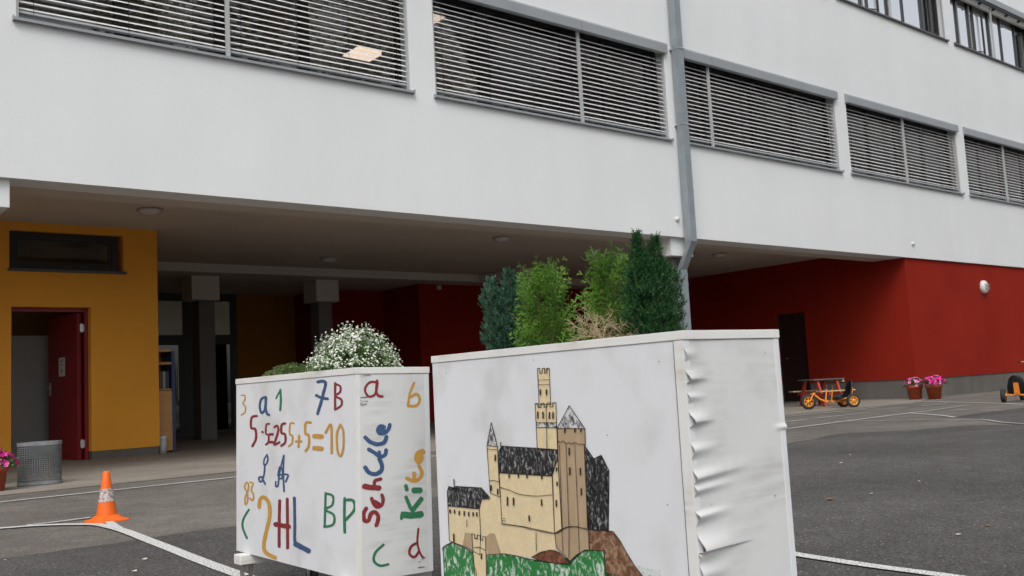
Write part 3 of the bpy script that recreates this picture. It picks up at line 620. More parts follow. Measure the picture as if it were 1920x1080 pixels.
def cypress(name, label, cx, cy, z0, rad, hgt, cols, ntuft, parent_group, lobes):
    e = empty(name, (cx, cy, z0), label, 'shrub', parent_group); q = MB(); st = MB()
    for (lx_, ly_, lr, lh) in lobes: st.tube([(cx, cy, z0-.02), (cx+lx_*.7, cy+ly_*.7, z0+lh*.5), (cx+lx_, cy+ly_, z0+lh*.9)], [.006, .004, .0015], 5)
    st.build('stem', BARK, e)
    for i in range(ntuft):
        lx_, ly_, lr, lh = random.choice(lobes); t = random.random()
        prof = (math.sin(math.pi*min(1, .17+.83*t)))**.75 if t < .999 else 0
        a = random.uniform(0, 6.28); rr_ = lr*prof*(random.random()**.35)
        p = Vector((cx+lx_*min(1, t*1.3)+math.cos(a)*rr_, cy+ly_*min(1, t*1.3)+math.sin(a)*rr_, z0+lh*t*.95)); p += Vector(mnoise.noise_vector(p*26))*.012
        d = (Vector((math.cos(a)*.55, math.sin(a)*.55, 1))+rv(.25)).normalized(); L = random.uniform(.012, .026); mi = random.choice((0, 0, 1, 2))
        for k in range(11):
            u = k/11; dd = (d*.9+rv(.75)).normalized(); quad(q, p+d*L*u, dd, rv(1), random.uniform(.005, .009)*(1.15-u*.5), .0021, mi)
        quad(q, p, d, rv(1), L*1.2, .002, mi)
    q.build('foliage', cols, e, fix=False); return e
BARK = mat('shrub_bark', (.12, .07, .04), .9)
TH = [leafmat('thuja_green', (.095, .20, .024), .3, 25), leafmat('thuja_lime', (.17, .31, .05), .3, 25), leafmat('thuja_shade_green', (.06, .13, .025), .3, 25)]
JB = [leafmat('blue_green_needles', (.045, .115, .07), .3, 40), leafmat('pale_blue_needles', (.10, .20, .135), .3, 40), leafmat('deep_blue_needles', (.03, .07, .055), .3, 40)]
DG = [leafmat('dark_green_needles', (.025, .085, .028), .3, 40), leafmat('mid_green_needles', (.055, .15, .045), .3, 40), leafmat('deep_green_needles', (.012, .045, .018), .3, 40)]
# ================================================================== PLANTERS
WPAINT = mat('white_painted_board', (.68, .68, .685), .55, var=.05, vscale=6, var2=.035, v2scale=30, aniso=(1, 1, 1), bump=.25, bscale=120)
WPAINT2 = None
def dirty_white(name, base, dirt, amt_lo, amt_hi, grain=(60, 60, 4)):
    M = bpy.data.materials.new(name); M.use_nodes = True; n = M.node_tree; b = n.nodes['Principled BSDF']; b.inputs['Roughness'].default_value = .5
    tc = n.nodes.new('ShaderNodeTexCoord')
    def nz(scale, s3, det=6):
        mp = n.nodes.new('ShaderNodeMapping'); mp.inputs['Scale'].default_value = s3; n.links.new(tc.outputs['Object'], mp.inputs[0])
        k = n.nodes.new('ShaderNodeTexNoise'); k.inputs['Scale'].default_value = scale; k.inputs['Detail'].default_value = det; n.links.new(mp.outputs[0], k.inputs['Vector']); return k.outputs['Fac']
    a = nz(7, (1, 1, 1)); g_ = nz(1, grain)
    mr = n.nodes.new('ShaderNodeMapRange'); mr.inputs[1].default_value = amt_lo; mr.inputs[2].default_value = amt_hi; mr.inputs[4].default_value = .6; n.links.new(a, mr.inputs[0])
    mr2 = n.nodes.new('ShaderNodeMapRange'); mr2.inputs[1].default_value = .35; mr2.inputs[2].default_value = .7; n.links.new(g_, mr2.inputs[0])
    mu = n.nodes.new('ShaderNodeMath'); mu.operation = 'MULTIPLY'; n.links.new(mr.outputs[0], mu.inputs[0]); n.links.new(mr2.outputs[0], mu.inputs[1])
    mx = n.nodes.new('ShaderNodeMix'); mx.data_type = 'RGBA'; mx.inputs['A'].default_value = (*base, 1); mx.inputs['B'].default_value = (*dirt, 1); n.links.new(mu.outputs[0], mx.inputs['Factor']); n.links.new(mx.outputs['Result'], b.inputs['Base Color'])
    bp = n.nodes.new('ShaderNodeBump'); bp.inputs['Strength'].default_value = .25; bp.inputs['Distance'].default_value = .0015; n.links.new(g_, bp.inputs['Height']); n.links.new(bp.outputs[0], b.inputs['Normal']); return M
BOARD = dirty_white('painted_plywood', (.68, .69, .71), (.38, .36, .33), .46, .74, (90, 3, 3))
BOARDS = dirty_white('weathered_plywood', (.62, .63, .625), (.30, .28, .26), .48, .72, (3, 90, 60))
RIMM = dirty_white('painted_rim_lath', (.70, .70, .68), (.40, .30, .22), .5, .72, (4, 4, 90))
RAW = mat('raw_orange_plywood', (.42, .19, .07), .7, var=.2, vscale=30)
SOIL = mat('potting_soil', (.03, .022, .015), .95, var=.3, vscale=40, bump=1, bscale=60)
def planter(root, X, Y, th, L, W, zt_, h, tilt, short_veneer):
    M = Matrix.Translation((X, Y, zt_-h)) @ Matrix.Rotation(tilt, 4, 'Y') @ Matrix.Rotation(th, 4, 'Z')
    e = .0025
    q = MB(); q.box(e, .02, e, L-e, 0, h-.021, M=M); lp = q.build('long_panel', BOARD, root)
    q = MB(); q.box(W-.02, W-e, e, L-e, 0, h-.021, M=M); q.build('long_panel', BOARD, root)
    q = MB(); q.box(.02, W-.02, L-.02, L-e, 0, h-.021, M=M); q.build('short_panel', BOARDS, root)
    q = MB(); q.box(.02, W-.02, .02, L-.02, .01, .03, M=M); q.build('bottom_board', BOARD, root)
    q = MB()
    rw = .035
    q.box(0, rw, 0, L, h-.02, h, M=M, bev=.0015); q.box(W-rw, W, 0, L, h-.02, h, M=M, bev=.0015); q.box(rw, W-rw, 0, rw, h-.02, h, M=M, bev=.0015); q.box(rw, W-rw, L-rw, L, h-.02, h, M=M, bev=.0015)
    q.build('rim', RIMM, root)
    q = MB(); n = 14
    vs = [(.02+(W-.04)*i/n, .02+(L-.04)*j/(n*2), h-.045+.01*mnoise.noise(Vector((i*.7, j*.7, X)))) for j in range(n*2+1) for i in range(n+1)]
    q.add(vs, [(j*(n+1)+i, j*(n+1)+i+1, (j+1)*(n+1)+i+1, (j+1)*(n+1)+i) for j in range(n*2) for i in range(n)], 0, True, M); q.build('soil', SOIL, root)
    # cross rails with castors
    zb_ = (zt_-h)
    for v in (.09, L-.10):
        q = MB(); q.box(-.035, W+.03, v-.03, v+.03, -.036, -.001, M=M, bev=.004); q.build('cross_rail', RIMM, root)
        for u_ in (.0, W-.005):
            c = M @ Vector((u_, v, -.036)); r_ = min(.035, c.z*.42)
            q = MB(); q.box(c.x-.022, c.x+.022, c.y-.022, c.y+.022, c.z-.005, c.z-.0005); 
            for s in (-1, 1): q.prism([(c.y-.018, c.z-.005), (c.y+.018, c.z-.005), (c.y+.012, r_*.8), (c.y-.006, r_*.8)], 'x', c.x+s*.016-.0015, c.x+s*.016+.0015)
            cs = q.build('castor', STEEL, root)
            q = MB(); q.lathe([(.001, -.011), (r_-.004, -.011), (r_, -.007), (r_, .007), (r_-.004, .011), (.001, .011)], 24, M=Matrix.Translation((c.x, c.y+.003, r_)) @ Matrix.Rotation(R(90), 4, 'Y')); q.build('wheel', mat('castor_rubber', (.03, .03, .03), .7) if 'castor_rubber' not in bpy.data.materials else bpy.data.materials['castor_rubber'], cs)
    return M
def face_map(M, which):
    # plane of a painted panel: returns px -> world point and its outward normal
    if which == 'long': p = M @ Vector((.0025, 0, 0)); n_ = (M.to_3x3() @ Vector((-1, 0, 0))).normalized()
    else: p = M @ Vector((0, .0025, 0)); n_ = (M.to_3x3() @ Vector((0, -1, 0))).normalized()
    return (lambda x, y: onP(x, y, p, n_)), n_
def ribbon(q, pts, wpx, mp, nrm, k, conv, mi=0, seg=6, jit=.12):
    P = catmull([Vector((*conv(*p), 0)) for p in pts], seg); n = len(P); base = .0006+k*.00012; b0 = len(q.v); acc = 0
    vs = []; uv = []
    for i, p in enumerate(P):
        t = (P[min(i+1, n-1)]-P[max(i-1, 0)]).normalized(); sd_ = Vector((t.y, -t.x, 0)); w2 = wpx/2*(1+jit*mnoise.noise(p*.13+Vector((k, 0, 0))))
        if i: acc += (p-P[i-1]).length
        off = nrm*(base+.0004*i/max(1, n)); a_ = p+sd_*w2; b_ = p-sd_*w2
        vs += [mp(a_.x, a_.y)+off, mp(b_.x, b_.y)+off]; uv += [(acc/wpx, 0), (acc/wpx, 1)]
    q.add(vs, [(2*i, 2*i+1, 2*i+3, 2*i+2) for i in range(n-1)], mi)
    for j, c_ in enumerate(uv): q.uv[b0+j] = c_
    for end, i in ((0, 0), (1, n-1)):
        t = (P[1]-P[0]).normalized() if end == 0 else (P[-2]-P[-1]).normalized(); sd_ = Vector((t.y, -t.x, 0)); off = nrm*(base+.0004*i/max(1, n)); bb = len(q.v)
        arc = [P[i]]+[P[i]+(sd_*math.cos(an)-t*math.sin(an)*.9)*wpx/2*(1+.12*random.uniform(-1, 1)) for an in [math.pi*m_/6 for m_ in range(7)]]
        q.add([mp(p.x, p.y)+off for p in arc], [(0, m_, m_+1) for m_ in range(1, 7)], mi)
        for m_ in range(8): q.uv[bb+m_] = ((0 if end == 0 else acc/wpx), .5+.4*math.cos(m_))
def brush(name, dark, light):
    return two_tone(name, dark, light, 3.2, .42, .85, .45, .3, (.35, 5, 1), 'UV', 5, .3)
PB = brush('blue_brush_paint', (.018, .055, .15), (.13, .22, .36)); PR = brush('red_brush_paint', (.19, .010, .018), (.36, .07, .08))
PO = brush('ochre_brush_paint', (.50, .25, .03), (.62, .42, .16)); PG = brush('green_brush_paint', (.008, .14, .055), (.10, .30, .18))
# ---------------- left planter
lX, lY = 1.471, 2.533
PL = empty('planter_box', (lX+.12, lY+.45, 0), 'white wooden planter box on castors painted with letters and numbers', 'planter')
ML = planter(PL, lX, lY, -.031, .937, .264, .78, .631, .023, False)
q = MB(); q.box(.02, .264-.02, .0025, .02, 0, .61, M=ML); q.build('short_panel', BOARDS, PL)
q = MB(); q.box(.0005, .014, .0005, .016, .0, .609, M=ML); q.build('corner_strip', RIMM, PL)
conv = lambda x, y: (410+x/2.25, 600+y/2.25)
mpL, nL = face_map(ML, 'long'); mpS, nS = face_map(ML, 'short')
G = {
 'painted_number': [
  (PO, 'L', [([(97, 318), (110, 318), (112, 335), (103, 352), (113, 365), (112, 388), (97, 400)], 6)]),
  (PG, 'L', [([(243, 330), (252, 312), (262, 294)], 7), ([(261, 294), (263, 340), (260, 380)], 9)]),
  (PB, 'L', [([(418, 262), (440, 258), (452, 268), (442, 310), (432, 350), (418, 395)], 13), ([(412, 318), (435, 328), (460, 332)], 13)]),
  (PO, 'L', [([(118, 684), (110, 705), (122, 732), (122, 765), (113, 778), (112, 750), (124, 720), (126, 692), (118, 684)], 7), ([(133, 684), (146, 690), (138, 715), (148, 738), (145, 760), (132, 752)], 7)]),
  (PO, 'L', [([(172, 790), (175, 758), (192, 748), (213, 775), (216, 830), (202, 890), (191, 955), (205, 985), (240, 1003)], 16)])],
 'painted_equation': [
  (PR, 'L', [([(162, 405), (140, 412), (138, 455), (155, 460), (158, 500), (143, 532)], 10), ([(184, 471), (187, 474)], 9), ([(214, 438), (202, 442), (200, 478), (212, 487), (210, 515), (200, 525)], 8),
            ([(216, 482), (229, 482)], 11), ([(216, 515), (230, 515)], 11), ([(236, 452), (248, 446), (253, 465), (243, 500), (236, 525), (258, 515)], 9), ([(282, 436), (267, 442), (266, 475), (281, 482), (282, 515), (265, 530)], 9)]),
  (PO, 'L', [([(318, 436), (303, 437), (300, 478), (312, 490), (310, 520), (296, 532)], 8), ([(340, 488), (338, 535)], 10), ([(326, 512), (350, 512)], 10), ([(390, 432), (368, 435), (367, 478), (381, 487), (381, 530), (368, 552)], 10),
            ([(404, 490), (436, 491)], 19), ([(404, 540), (435, 542)], 19), ([(452, 475), (475, 440), (478, 500), (478, 560)], 10), ([(515, 440), (500, 480), (503, 550), (515, 573), (527, 540), (527, 470), (515, 440)], 9)])],
 'painted_letter': [
  (PB, 'L', [([(196, 325), (180, 335), (174, 365), (182, 392), (196, 375), (200, 325)], 10), ([(201, 330), (199, 370), (205, 395), (214, 400)], 10)]),
  (PR, 'L', [([(492, 266), (492, 320), (492, 375)], 10), ([(492, 270), (514, 280), (512, 305), (492, 320), (518, 335), (518, 360), (492, 378)], 9)]),
  (PB, 'V', [([(178, 444), (163, 470), (160, 498), (174, 496), (183, 468), (177, 446)], 9), ([(165, 498), (163, 545), (150, 588), (138, 590), (134, 572), (148, 566), (158, 585), (168, 606)], 10)]),
  (PB, 'V', [([(270, 448), (256, 500), (244, 560), (238, 612), (226, 618), (226, 592)], 9), ([(270, 448), (267, 540), (271, 645)], 10), ([(240, 545), (248, 512), (262, 528), (262, 568), (246, 575), (238, 552)], 10), ([(245, 556), (275, 552), (294, 558), (280, 592)], 10)]),
  (PG, 'L', [([(128, 800), (105, 840), (102, 875), (120, 920)], 9)]),
  (PR, 'L', [([(258, 762), (256, 860), (256, 955)], 13), ([(290, 755), (291, 860), (292, 962)], 13), ([(240, 862), (298, 872)], 20)]),
  (PB, 'L', [([(320, 750), (322, 860), (322, 930), (332, 945)], 13), ([(325, 945), (350, 958), (381, 974)], 22)]),
  (PG, 'L', [([(452, 730), (450, 800), (448, 870)], 10), ([(452, 732), (482, 742), (480, 780), (450, 800), (486, 822), (484, 862), (446, 872)], 10)]),
  (PG, 'L', [([(532, 752), (531, 820), (533, 895)], 12), ([(532, 760), (568, 762), (573, 800), (538, 842)], 12)]),
  (PR, 'S', [([(668, 262), (636, 264), (617, 292), (631, 322), (660, 312), (670, 262)], 10), ([(668, 255), (664, 300), (675, 320), (690, 322)], 11)]),
  (PO, 'S', [([(824, 265), (806, 310), (798, 362)], 10), ([(798, 362), (833, 361), (848, 337), (835, 312), (808, 325)], 11)]),
  (PG, 'S', [([(695, 948), (662, 980), (654, 1015), (680, 1036), (715, 1030)], 11)]),
  (PR, 'S', [([(842, 880), (838, 940), (850, 985), (862, 1002)], 9), ([(838, 940), (812, 955), (804, 985), (825, 1000), (845, 975)], 11)])],
 'painted_word': [
  (PR, 'W', [([(125, 860), (100, 910), (112, 968), (145, 965), (165, 910), (200, 892), (230, 930), (222, 985), (212, 1008)], 36), ([(172, 772), (190, 820), (220, 848), (262, 828), (272, 780), (262, 742)], 32), ([(200, 800), (235, 820)], 34), ([(108, 665), (160, 675), (235, 680)], 48), ([(195, 660), (200, 618), (235, 605), (252, 600)], 30)]),
  (PB, 'W', [([(115, 500), (150, 545), (205, 558), (255, 530), (262, 480), (240, 425)], 38), ([(145, 340), (200, 372), (245, 405), (290, 388), (298, 345)], 34), ([(238, 362), (244, 398)], 30), ([(115, 235), (160, 275), (220, 295), (280, 280), (302, 230)], 36), ([(285, 145), (250, 135), (225, 165), (245, 200), (295, 190), (325, 150), (330, 122)], 32), ([(250, 165), (275, 172)], 48)]),
  (PG, 'W', [([(442, 900), (434, 950)], 28), ([(450, 915), (520, 922), (605, 912)], 58), ([(475, 762), (515, 860)], 32), ([(530, 878), (608, 778)], 42), ([(545, 700), (598, 700)], 52), ([(472, 662), (480, 695)], 34)]),
  (PO, 'W', [([(482, 595), (545, 620), (600, 590), (614, 540), (590, 490)], 32), ([(545, 552), (548, 600)], 36), ([(622, 348), (575, 370), (560, 410), (566, 440), (585, 458), (612, 430), (610, 390), (632, 362)], 28), ([(588, 395), (590, 430)], 40)])]}
convW = lambda x, y: (660+x/4.695, 770+y/4.695)
convV = lambda x, y: (440+x/2.917, 700+y/2.917)
for nm, gl in G.items():
    for m_, fc, strokes in gl:
        q = MB(); mp_, n_ = (mpL, nL) if fc in 'LV' else (mpS, nS)
        for k, (pts, wpx) in enumerate(strokes): ribbon(q, pts, wpx/{'W': 4.695, 'V': 2.917}.get(fc, 2.25), mp_, n_, k, {'W': convW, 'V': convV}.get(fc, conv))
        q.build(nm, m_, PL, fix=False)
SMUT = two_tone('black_scuff', (.05, .05, .05), (.6, .6, .6), 30, .42, .62, .7, 0, (1, 1, 6))
q = MB()
for k, (pts, wd) in enumerate((([(590, 328), (625, 326)], 4), ([(588, 340), (628, 343)], 5), ([(592, 352), (622, 355)], 5), ([(590, 358), (612, 360)], 3), ([(600, 235), (640, 232)], 4), ([(845, 1020), (870, 1000)], 4), ([(842, 1045), (868, 1040)], 4))): ribbon(q, pts, wd/2.25, mpS, nS, k, conv)
q.build('scuff_marks', SMUT, PL, fix=False)
# ---------------- right planter
rX, rY, rT, rL, rW, rZ, rH = 1.608, 1.36, -.04, 1.011, .333, .80, .66
PRt = empty('planter_box', (rX+.15, rY+.5, 0), 'white wooden planter box with a painted castle and a peeling end panel', 'planter')
MR = planter(PRt, rX, rY, rT, rL, rW, rZ, rH, 0, True)
q = MB(); q.box(.0035, rW-.0030, .0048, .0199, 0, rH-.0212, M=MR); q.build('end_board', RAW, PRt)
q = MB(); q.box(.0003, .0034, .0030, .0297, 0, rH-.0212, M=MR); q.build('corner_strip', RIMM, PRt)
q = MB(); q.box(-.0002, .0003, .0295, .0308, 0, rH-.0215, M=MR); q.build('panel_gap', BLACK, PRt)
# peeling veneer sheet
mpR, nR = face_map(MR, 'short'); MRi = MR.inverted()
def zloc(py, px=1290): return (MRi @ mpR(px, py)).z
folds = [(zloc(664), .006, .05, .012, .012, .0, 0), (zloc(711), .012, .075, .013, .012, .02, 1), (zloc(745), .007, .07, .008, .010, .0, 0), (zloc(792), .016, .085, .016, .014, .03, 1), (zloc(846), .009, .10, .012, .014, .05, 0),
         (zloc(899), .011, .21, .013, .010, .08, 0), (zloc(922), .008, .15, .008, .010, .06, 0), (zloc(972), .011, .13, .007, .014, .05, 0), (zloc(1038), .019, .185, .024, .0022, .0, 2), (zloc(1048), .006, .10, .003, .012, .0, 0), (zloc(1085), .009, .12, .016, .014, .02, 0), (zloc(1130), .012, .12, .016, .014, .02, 0)]
def veneer(s, z):
    d = 0
    for (zf, A, Lf, su, sdn, slope, sharp) in folds:
        u = z-(zf+slope*s); sg = su*(1+s*1.5) if u > 0 else (sdn if sharp == 2 else sdn*(.6 if sharp else 1))
        d += A*max(0, 1-s/Lf)**1.3*math.exp(-(u/sg)**2)
    u = z-zloc(800, 1470); d += .006*max(0, 1-(rW-s)/.05)*math.exp(-(u/.007)**2)
    return d+.0012*mnoise.noise(Vector((s*9, z*5, 3)))
q = MB(); ns, nz_ = 70, 520; hz = rH-.0215
vs = []
for j in range(nz_+1):
    z = hz*j/nz_; nearest = min(abs(z-f_[0]) for f_ in folds)
    gap = .0018+.34*veneer(0, z)+.0008*mnoise.noise(Vector((0, z*60, 0)))
    for i in range(ns+1):
        t = (i/ns)**1.5; s = gap+(rW-.0022-gap)*t; vs.append(MR @ Vector((s, .0035-veneer(s-gap, z), z)))
q.add(vs, [(j*(ns+1)+i, j*(ns+1)+i+1, (j+1)*(ns+1)+i+1, (j+1)*(ns+1)+i) for j in range(nz_) for i in range(ns)], 0, True)
q.build('short_panel', BOARDS, PRt, fix=False)['label'] = 'peeling wavy white end panel'
q = MB()
for px_, py_, a_, b_ in ((1434, 661, .004, .004), (1453, 929, .006, .004), (1333, 946, .003, .003)):
    p = mpR(px_, py_)+nR*.0012; ux = (MR.to_3x3() @ Vector((1, 0, 0))); q.add([p+ux*a_*.5*math.cos(i*math.pi/5)+Vector((0, 0, b_*.5*math.sin(i*math.pi/5))) for i in range(10)], [tuple(range(10))])
q.build('nail_head', mat('painted_nail', (.32, .32, .31), .5), PRt)
# ---------------- castle painting on the long face
mpC, nC = face_map(MR, 'long'); convC = lambda x, y: (820+x/2.633, 670+y/2.633)
TAN = mat('tan_paint', (.68, .55, .34), .5, var=.06, vscale=30, var2=.05, v2scale=120); BRT = mat('brown_tan_paint', (.40, .29, .18), .5, var=.12, vscale=35, aniso=(1, 1, .3))
SCR = two_tone('black_scribble', (.012, .012, .013), (.42, .42, .42), 95, .52, .72, .5, 1.6, (1, 1, .45))
SCRG = two_tone('grey_scribble', (.07, .07, .075), (.60, .60, .60), 85, .40, .56, .5, 1.0, (1, 1, .6))
GRN = two_tone('green_dabs', (.02, .18, .04), (.58, .66, .58), 60, .50, .66, .5, 1.4, (1, 1, .6)); BRN = two_tone('brown_dabs', (.13, .055, .028), (.38, .24, .15), 60, .42, .66, .5, .8)
BRN2 = two_tone('rust_dabs', (.10, .035, .018), (.27, .11, .06), 60, .42, .66, .5, .8); GRF = two_tone('thin_green_wash', (.60, .63, .62), (.10, .32, .16), 55, .52, .70, .5, .8, (1, 1, 3)); INK = mat('ink_line', (.012, .012, .014), .5)
CM = [TAN, BRT, SCR, SCRG, GRN, BRN, BRN2, GRF, INK]
def fill(q, poly, mi, lvl):
    P = [mpC(*convC(*p))+nC*(.0004+lvl*.00022) for p in poly]
    bm = bmesh.new(); vv = [bm.verts.new(p) for p in P]; f = bm.faces.new(vv); r_ = bmesh.ops.triangulate(bm, faces=[f]); bm.verts.index_update()
    q.add([v.co[:] for v in bm.verts], [[v.index for v in f.verts] for f in bm.faces], mi); bm.free()
q = MB()
cren = lambda x0, y0, x1, y1, n, d, : [(x0+(x1-x0)*i/(2*n-1 if n else 1), y0+(y1-y0)*i/(2*n-1)+(0 if (i//1) % 2 == 0 else 0)) for i in range(2*n)]
def battle(x0, y0, x1, y1, n, dep):
    out = []; N = 2*n-1
    for i in range(N):
        a_ = i/N; b2 = (i+1)/N; dd = 0 if i % 2 == 0 else dep
        out += [(x0+(x1-x0)*a_, y0+(y1-y0)*a_+dd), (x0+(x1-x0)*b2, y0+(y1-y0)*b2+dd)]
    return out
shapes = [
 ([(30, 940), (75, 912), (100, 922), (125, 935), (180, 965), (200, 1100), (38, 1100)], 4, 0, 1), ([(245, 975), (330, 968), (400, 982), (470, 1000), (570, 1015), (655, 1022), (690, 980), (730, 950), (825, 955), (832, 1075), (900, 1110), (1000, 1300), (245, 1300)], 4, 0, 1),
 ([(990, 1030), (1040, 1040), (1100, 1050), (1110, 1100), (1030, 1090)], 7, 0, 0),
 ([(748, 848), (870, 858), (905, 905), (935, 960), (975, 1025), (1040, 1110), (900, 1105), (832, 1060), (826, 955), (752, 950)], 5, 1, 1),
 ([(728, 432), (775, 500), (812, 482), (850, 558), (850, 660), (838, 700), (848, 858), (745, 850)], 2, 1, 1),
 (battle(497, 55, 555, 53, 3, 24)+[(562, 232), (505, 232)], 0, 1, 1),
 (battle(486, 228, 588, 223, 4, 20)+[(592, 348), (597, 458), (496, 455), (491, 345)], 0, 2, 1),
 ([(491, 322), (592, 322), (593, 348), (492, 345)], 3, 3, 1),
 ([(210, 745), (222, 700), (262, 695), (262, 640), (312, 640), (322, 800), (585, 868), (600, 950), (560, 950), (470, 990), (330, 968), (250, 975), (215, 962)], 0, 1, 0),
 ([(248, 435), (300, 440), (303, 520), (308, 612), (314, 690), (264, 668), (256, 560)], 0, 3, 1),
 ([(308, 568), (572, 585), (582, 868), (430, 835), (322, 820)], 0, 3, 1), ([(570, 585), (597, 500), (620, 845), (582, 868)], 0, 3, 1),
 ([(583, 868), (600, 864), (640, 838), (690, 835), (748, 848), (756, 950), (725, 955), (690, 975), (658, 1005), (590, 935)], 1, 3, 1),
 ([(596, 350), (732, 350), (735, 430), (729, 432), (746, 848), (690, 836), (650, 836), (618, 850), (600, 520)], 1, 4, 1),
 ([(655, 238), (732, 350), (595, 350)], 3, 5, 1), ([(270, 322), (300, 440), (248, 435)], 3, 4, 1),
 ([(303, 470), (322, 437), (450, 445), (598, 455), (596, 500), (570, 586), (440, 578), (309, 570)], 2, 5, 1),
 ([(55, 733), (210, 748), (217, 880), (213, 975), (140, 935), (62, 905)], 0, 2, 1),
 ([(52, 662), (60, 636), (66, 655), (95, 636), (220, 643), (262, 690), (258, 700), (222, 700), (209, 748), (55, 733)], 2, 4, 1),
 ([(138, 864), (175, 870), (180, 955), (125, 935)], 1, 4, 0), ([(243, 885), (262, 868), (285, 870), (318, 972), (250, 978)], 1, 4, 0),
 ([(470, 985), (510, 962), (560, 950), (605, 960), (660, 1018), (580, 1015), (500, 1000)], 6, 4, 1),
 (battle(175, 870, 242, 885, 3, 20)+[(248, 1130), (195, 1130), (180, 960)], 0, 6, 1)]
for poly, mi, lvl, outl in shapes:
    fill(q, poly, mi, lvl)
    if outl:
        pl = poly+[poly[0]]
        for i in range(len(pl)-1):
            if max(pl[i][1], pl[i+1][1]) <= 1130: ribbon(q, [pl[i], pl[i+1]], 3.0/2.633, mpC, nC, 8+lvl*2, convC, 8, 3, .3)
lines = [[(262, 608), (285, 608), (308, 615)], [(316, 642), (360, 655), (400, 672), (440, 680), (500, 684), (570, 678)], [(322, 822), (400, 832), (500, 855), (585, 868), (640, 838), (690, 835), (748, 848)], [(250, 452), (300, 456)], [(501, 112), (556, 110)], [(501, 135), (557, 133)],
         [(542, 240), (546, 448)], [(598, 410), (612, 420), (625, 412), (640, 425), (655, 420), (668, 428), (684, 420), (700, 428), (732, 428)], [(640, 430), (655, 835)], [(683, 430), (702, 840)], [(607, 430), (622, 840)], [(655, 840), (655, 990)], [(620, 850), (625, 960)], [(702, 845), (706, 960)], [(492, 865), (494, 955)], [(185, 938), (215, 938), (244, 952)],
         [(735, 500), (778, 505), (776, 655)], [(740, 660), (850, 660)], [(776, 500), (776, 850)], [(150, 800), (150, 835)], [(85, 600), (88, 640)], [(318, 418), (318, 440)], [(323, 795), (340, 795)], [(323, 805), (340, 806)], [(845, 560), (832, 640)],
         [(75, 912), (40, 930), (28, 948)], [(330, 968), (400, 980), (470, 1000)], [(835, 1060), (900, 1080)]]
for i, l in enumerate(lines): ribbon(q, l, (3.2 if len(l) > 2 else 2.6)/2.633, mpC, nC, 22+i % 3, convC, 8, 4, .4)
wins = [(514, 160, 514, 182), (544, 160, 544, 182), (501, 270, 502, 298), (527, 270, 528, 298), (559, 272, 559, 300), (576, 272, 577, 300), (291, 482, 291, 508), (270, 632, 271, 655), (303, 650, 303, 674), (351, 690, 352, 728), (381, 694, 382, 728), (519, 702, 521, 730), (458, 782, 460, 806),
        (594, 545, 594, 560), (596, 615, 597, 632), (592, 705, 594, 735), (656, 448, 657, 480), (659, 545, 660, 576), (711, 547, 712, 578), (716, 648, 717, 676), (635, 352, 635, 370), (685, 352, 685, 366), (714, 352, 714, 364), (834, 585, 835, 640), (86, 872, 87, 910), (223, 970, 223, 992),
        (68, 752, 68, 765), (90, 754, 90, 767), (113, 760, 113, 775), (138, 760, 138, 778), (160, 765, 160, 780), (182, 766, 182, 780), (200, 766, 200, 782), (360, 578, 360, 592), (405, 580, 405, 590), (448, 580, 448, 592), (521, 586, 521, 598), (318, 420, 318, 440), (87, 602, 88, 638), (760, 620, 762, 660), (757, 760, 760, 840)]
for i, (a_, b_, c_, d_) in enumerate(wins): ribbon(q, [(a_, b_), (c_, d_)], 7.5/2.633 if (c_, d_) not in ((318, 440), (88, 638)) else 1.6, mpC, nC, 26+i % 2, convC, 8, 3, .2)
q.build('castle_painting', CM, PRt, fix=False)
q = MB()
for px_, py_ in ((837, 700), (1236, 678), (1001, 675), (1139, 816), (1252, 946), (843, 893)):
    p = mpC(px_, py_)+nC*.0008; uy = (MR.to_3x3() @ Vector((0, 1, 0))); q.add([p+uy*.0022*math.cos(i*math.pi/5)+Vector((0, 0, .0022*math.sin(i*math.pi/5))) for i in range(10)], [tuple(range(10))])
q.build('nail_head', bpy.data.materials['painted_nail'], PRt)
# ================================================================== PLANTS IN THE PLANTERS
SG = 'shrubs in the castle planter'
def inbox(v, off=.166): p = MR @ Vector((off, v, 0)); return p.x, p.y
zs = rZ-.045
x, y = inbox(.845, .17); cypress('cypress_shrub', 'blue green dwarf cypress, leftmost shrub in the castle planter', x, y, zs, .06, .3, JB, 3600, SG, [(-.046, .025, .030, .27), (.004, -.005, .046, .295), (-.015, .015, .066, .19), (.03, -.02, .046, .26), (-.01, .01, .060, .23)])
x, y = inbox(.665, .165); thuja('thuja_shrub', 'bright green feathery thuja between the blue green shrub and the gap', x, y, zs, .070, .29, TH, 250, SG)
x, y = inbox(.42, .19); thuja('thuja_shrub', 'bright green feathery thuja half behind the tall dark shrub', x, y, zs, .056, .300, TH, 200, SG)
x, y = inbox(.25, .17); cypress('cypress_shrub', 'tall dark green dwarf cypress nearest the downpipe in the castle planter', x, y, zs, .08, .36, DG, 4200, SG, [(-.022, .02, .030, .318), (.016, -.005, .042, .298), (.0, .0, .080, .245), (.028, -.015, .058, .25), (-.012, .015, .066, .275)])
TW = mat('dead_twig', (.42, .33, .20), .85, var=.2, vscale=60)
x, y = inbox(.345, .085); zs += .022; e = empty('dry_twig_plant', (x, y, zs), 'dried straw coloured twigs in front of the shrubs', 'dead plant')
q = MB()
def twig(p, d, L, r, dep):
    pts = [p]; 
    for i in range(5): d = (d+rv(.22)).normalized(); p = p+d*L/5; p.z = max(p.z, .803); pts.append(p.copy())
    q.tube(pts, [r*(1-.12*i) for i in range(6)], 4)
    if dep:
        for i in (2, 3, 4, 5):
            for _ in range(2): twig(pts[i], (d+rv(.7)).normalized(), L*.55, r*.6, dep-1)
